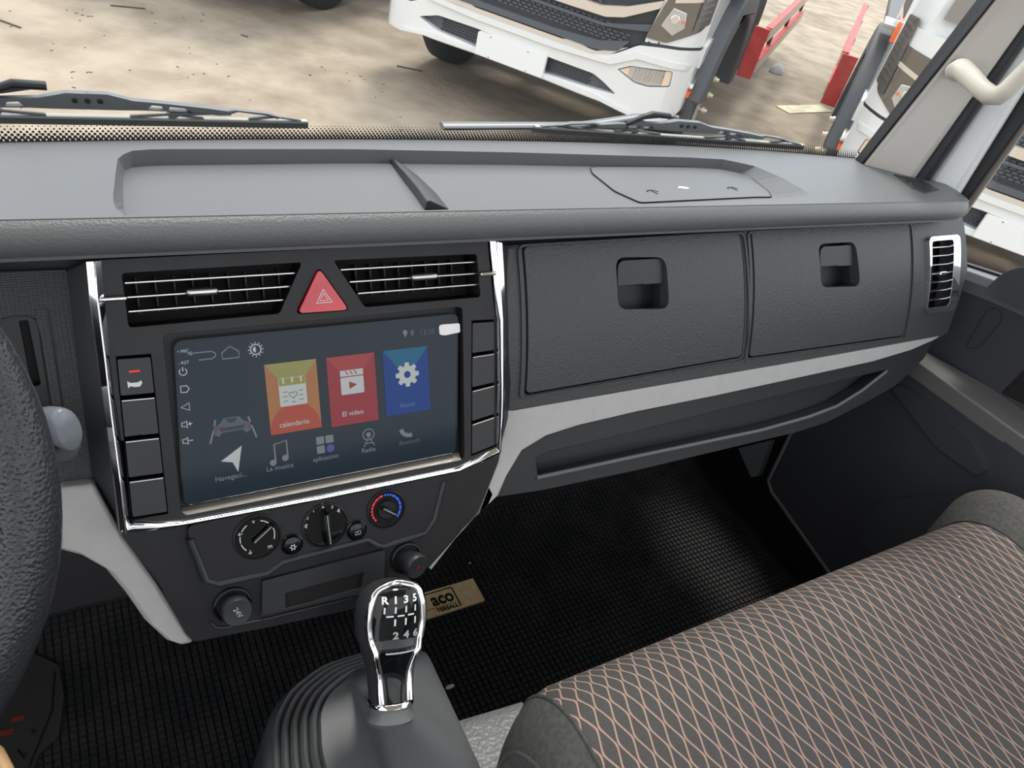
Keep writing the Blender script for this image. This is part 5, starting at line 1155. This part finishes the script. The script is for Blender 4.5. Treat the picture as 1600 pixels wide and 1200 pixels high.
# cab front above the grille and roof
def cabring(z, yf, ybk, hw): return [(-hw, yf+.16, z), (-hw+.12, yf+.02, z), (0, yf, z), (hw-.12, yf+.02, z), (hw, yf+.16, z), (hw, ybk, z), (-hw, ybk, z)]
loft('cab_body', [cabring(.95, .20, 1.7, 1.21), cabring(1.42, .18, 1.7, 1.215), cabring(1.50, .16, 1.7, 1.21), cabring(2.25, .34, 1.7, 1.12), cabring(2.42, .46, 1.66, 1.04)], M['tpaint'], tr, T1, smooth=False, bevel=.02)
loft('windscreen', [[(x, .07+.34*0+ yy, z) for x, z, yy in q] for q in ([(-1.05, 1.54, .06), (1.05, 1.54, .06), (1.05, 1.54, .10), (-1.05, 1.54, .10)], [(-.98, 2.16, .235), (.98, 2.16, .235), (.98, 2.16, .28), (-.98, 2.16, .28)])], M['lampdark'], tr, T1, smooth=False)
box('cargo_bed_floor', (0, 4.2, 1.12), (2.5, 4.6, .10), M['tguard'], tr, T1, .01)
uc = bmesh.new(); box_bm(uc, (0, .55, .62), (1.9, .5, .25)); obj('underbody', uc, M['tdark'], tr, T1)
def clone(root, Mx, label):
    r_ = root.copy(); COL.objects.link(r_); r_.matrix_basis = Mx; r_['label'] = label
    def rec(src, dst):
        for ch in list(src.children):
            mi = ch.matrix_parent_inverse.copy(); c = ch.copy(); COL.objects.link(c); c.parent = dst; c.matrix_parent_inverse = mi; rec(ch, c)
    rec(root, r_); return r_
tr['group'] = 'white trucks parked in a row'
clone(tr, tmat(3.57, .067), 'white cab truck seen at right through the pillar corner and the passenger window')
clone(tr, tmat(-3.6, .1), 'white cab truck at top left, only its tyre showing at the frame edge')

# loose things on the yard
bm = bmesh.new(); p = GM.inverted() @ onG(1213, 112, .02)
rings = [[(p.x+.09*k*cos(a)*(1+.2*sin(2*a)), p.y+.07*k*sin(a)*(1+.15*cos(3*a)), z) for a in [2*PI*i/12 for i in range(12)]] for k, z in ((.9, 0), (1, .03), (.7, .08), (.3, .11), (.05, .12))]
tag(obj('stone', loft_bm(rings), M['stone'], None, GM, bevel=.004), 'pale grey stone on the yard beside the red guard board', 'stone')
GI = GM.inverted(); p0, p1 = GI @ onG(1222, 172), GI @ onG(1290, 170); d_ = p1-p0; an = math.atan2(d_.y, d_.x)
tag(box('plank', (0, 0, .006), (d_.length, .20, .008), M['plank'], None, GM @ Matrix.Translation(((p0.x+p1.x)/2, (p0.y+p1.y)/2, 0)) @ Matrix.Rotation(an, 4, 'Z'), .004), 'pale flat plank lying on the yard between the two trucks', 'plank')
random.seed(9); bm = bmesh.new()
for k in range(140):
    if k < 30: q = onG(random.gauss(620, 60), random.gauss(118, 8))
    elif k < 70: q = onG(random.uniform(0, 1300), random.uniform(5, 215))
    else: q = onG(random.gauss(random.choice((110, 200, 300, 640, 1160, 1250)), 25), random.gauss(random.choice((20, 36, 80, 112, 190)), 8))
    q = GI @ q
    if -2 < q.x-(GI @ PB).x+1.3 < 9 and q.y > (GI @ PB).y+.1: continue
    a = random.uniform(0, PI); l_ = random.uniform(.006, .028); box_bm(bm, (q.x, q.y, .002), (l_, .006, .004), Matrix.Rotation(a, 3, 'Z'))
dbt = obj('grit', bm, M['debris'], None, GM); tag(dbt, 'scattered dark twigs and grit on the pale yard', 'debris', kind='stuff')
for px, py, l_, an, lb in ((12, 37, .22, .1, 'dark twig on the yard at the top left edge'), (200, 12, .25, .9, 'long dark twig on the yard at upper left'), (640, 108, .22, .5, 'dark twig on the yard in the stain before the truck'), (382, 57, .06, .2, 'short dark chip alone on the pale yard')):
    q = GI @ onG(px, py); tag(box('twig', (0, 0, .006), (l_, .012, .010), M['debris'], None, GM @ Matrix.Translation((q.x, q.y, 0)) @ Matrix.Rotation(an, 4, 'Z'), .002), lb, 'twig')

for px, py, c_, lb in ((1568, 979, (.25, .12, .05), 'brown crumb on the patterned seat cushion'), (1499, 932, (.8, .75, .7), 'tiny white lint speck on the patterned seat cushion')):
    p = onZ(px, py, ZT+.0008); r_ = .0028 if c_[0] < .5 else .0014; bm = bmesh.new()
    rings = [[(p.x+r_*k*cos(a), p.y+r_*k*.8*sin(a), ZT-.0006+z) for a in [2*PI*i/8 for i in range(8)]] for k, z in ((1, 0), (1, .001), (.5, .002), (.1, .0022))]
    tag(obj('crumb', loft_bm(rings), mat('crumb', c_, .8), None), lb, 'crumb')
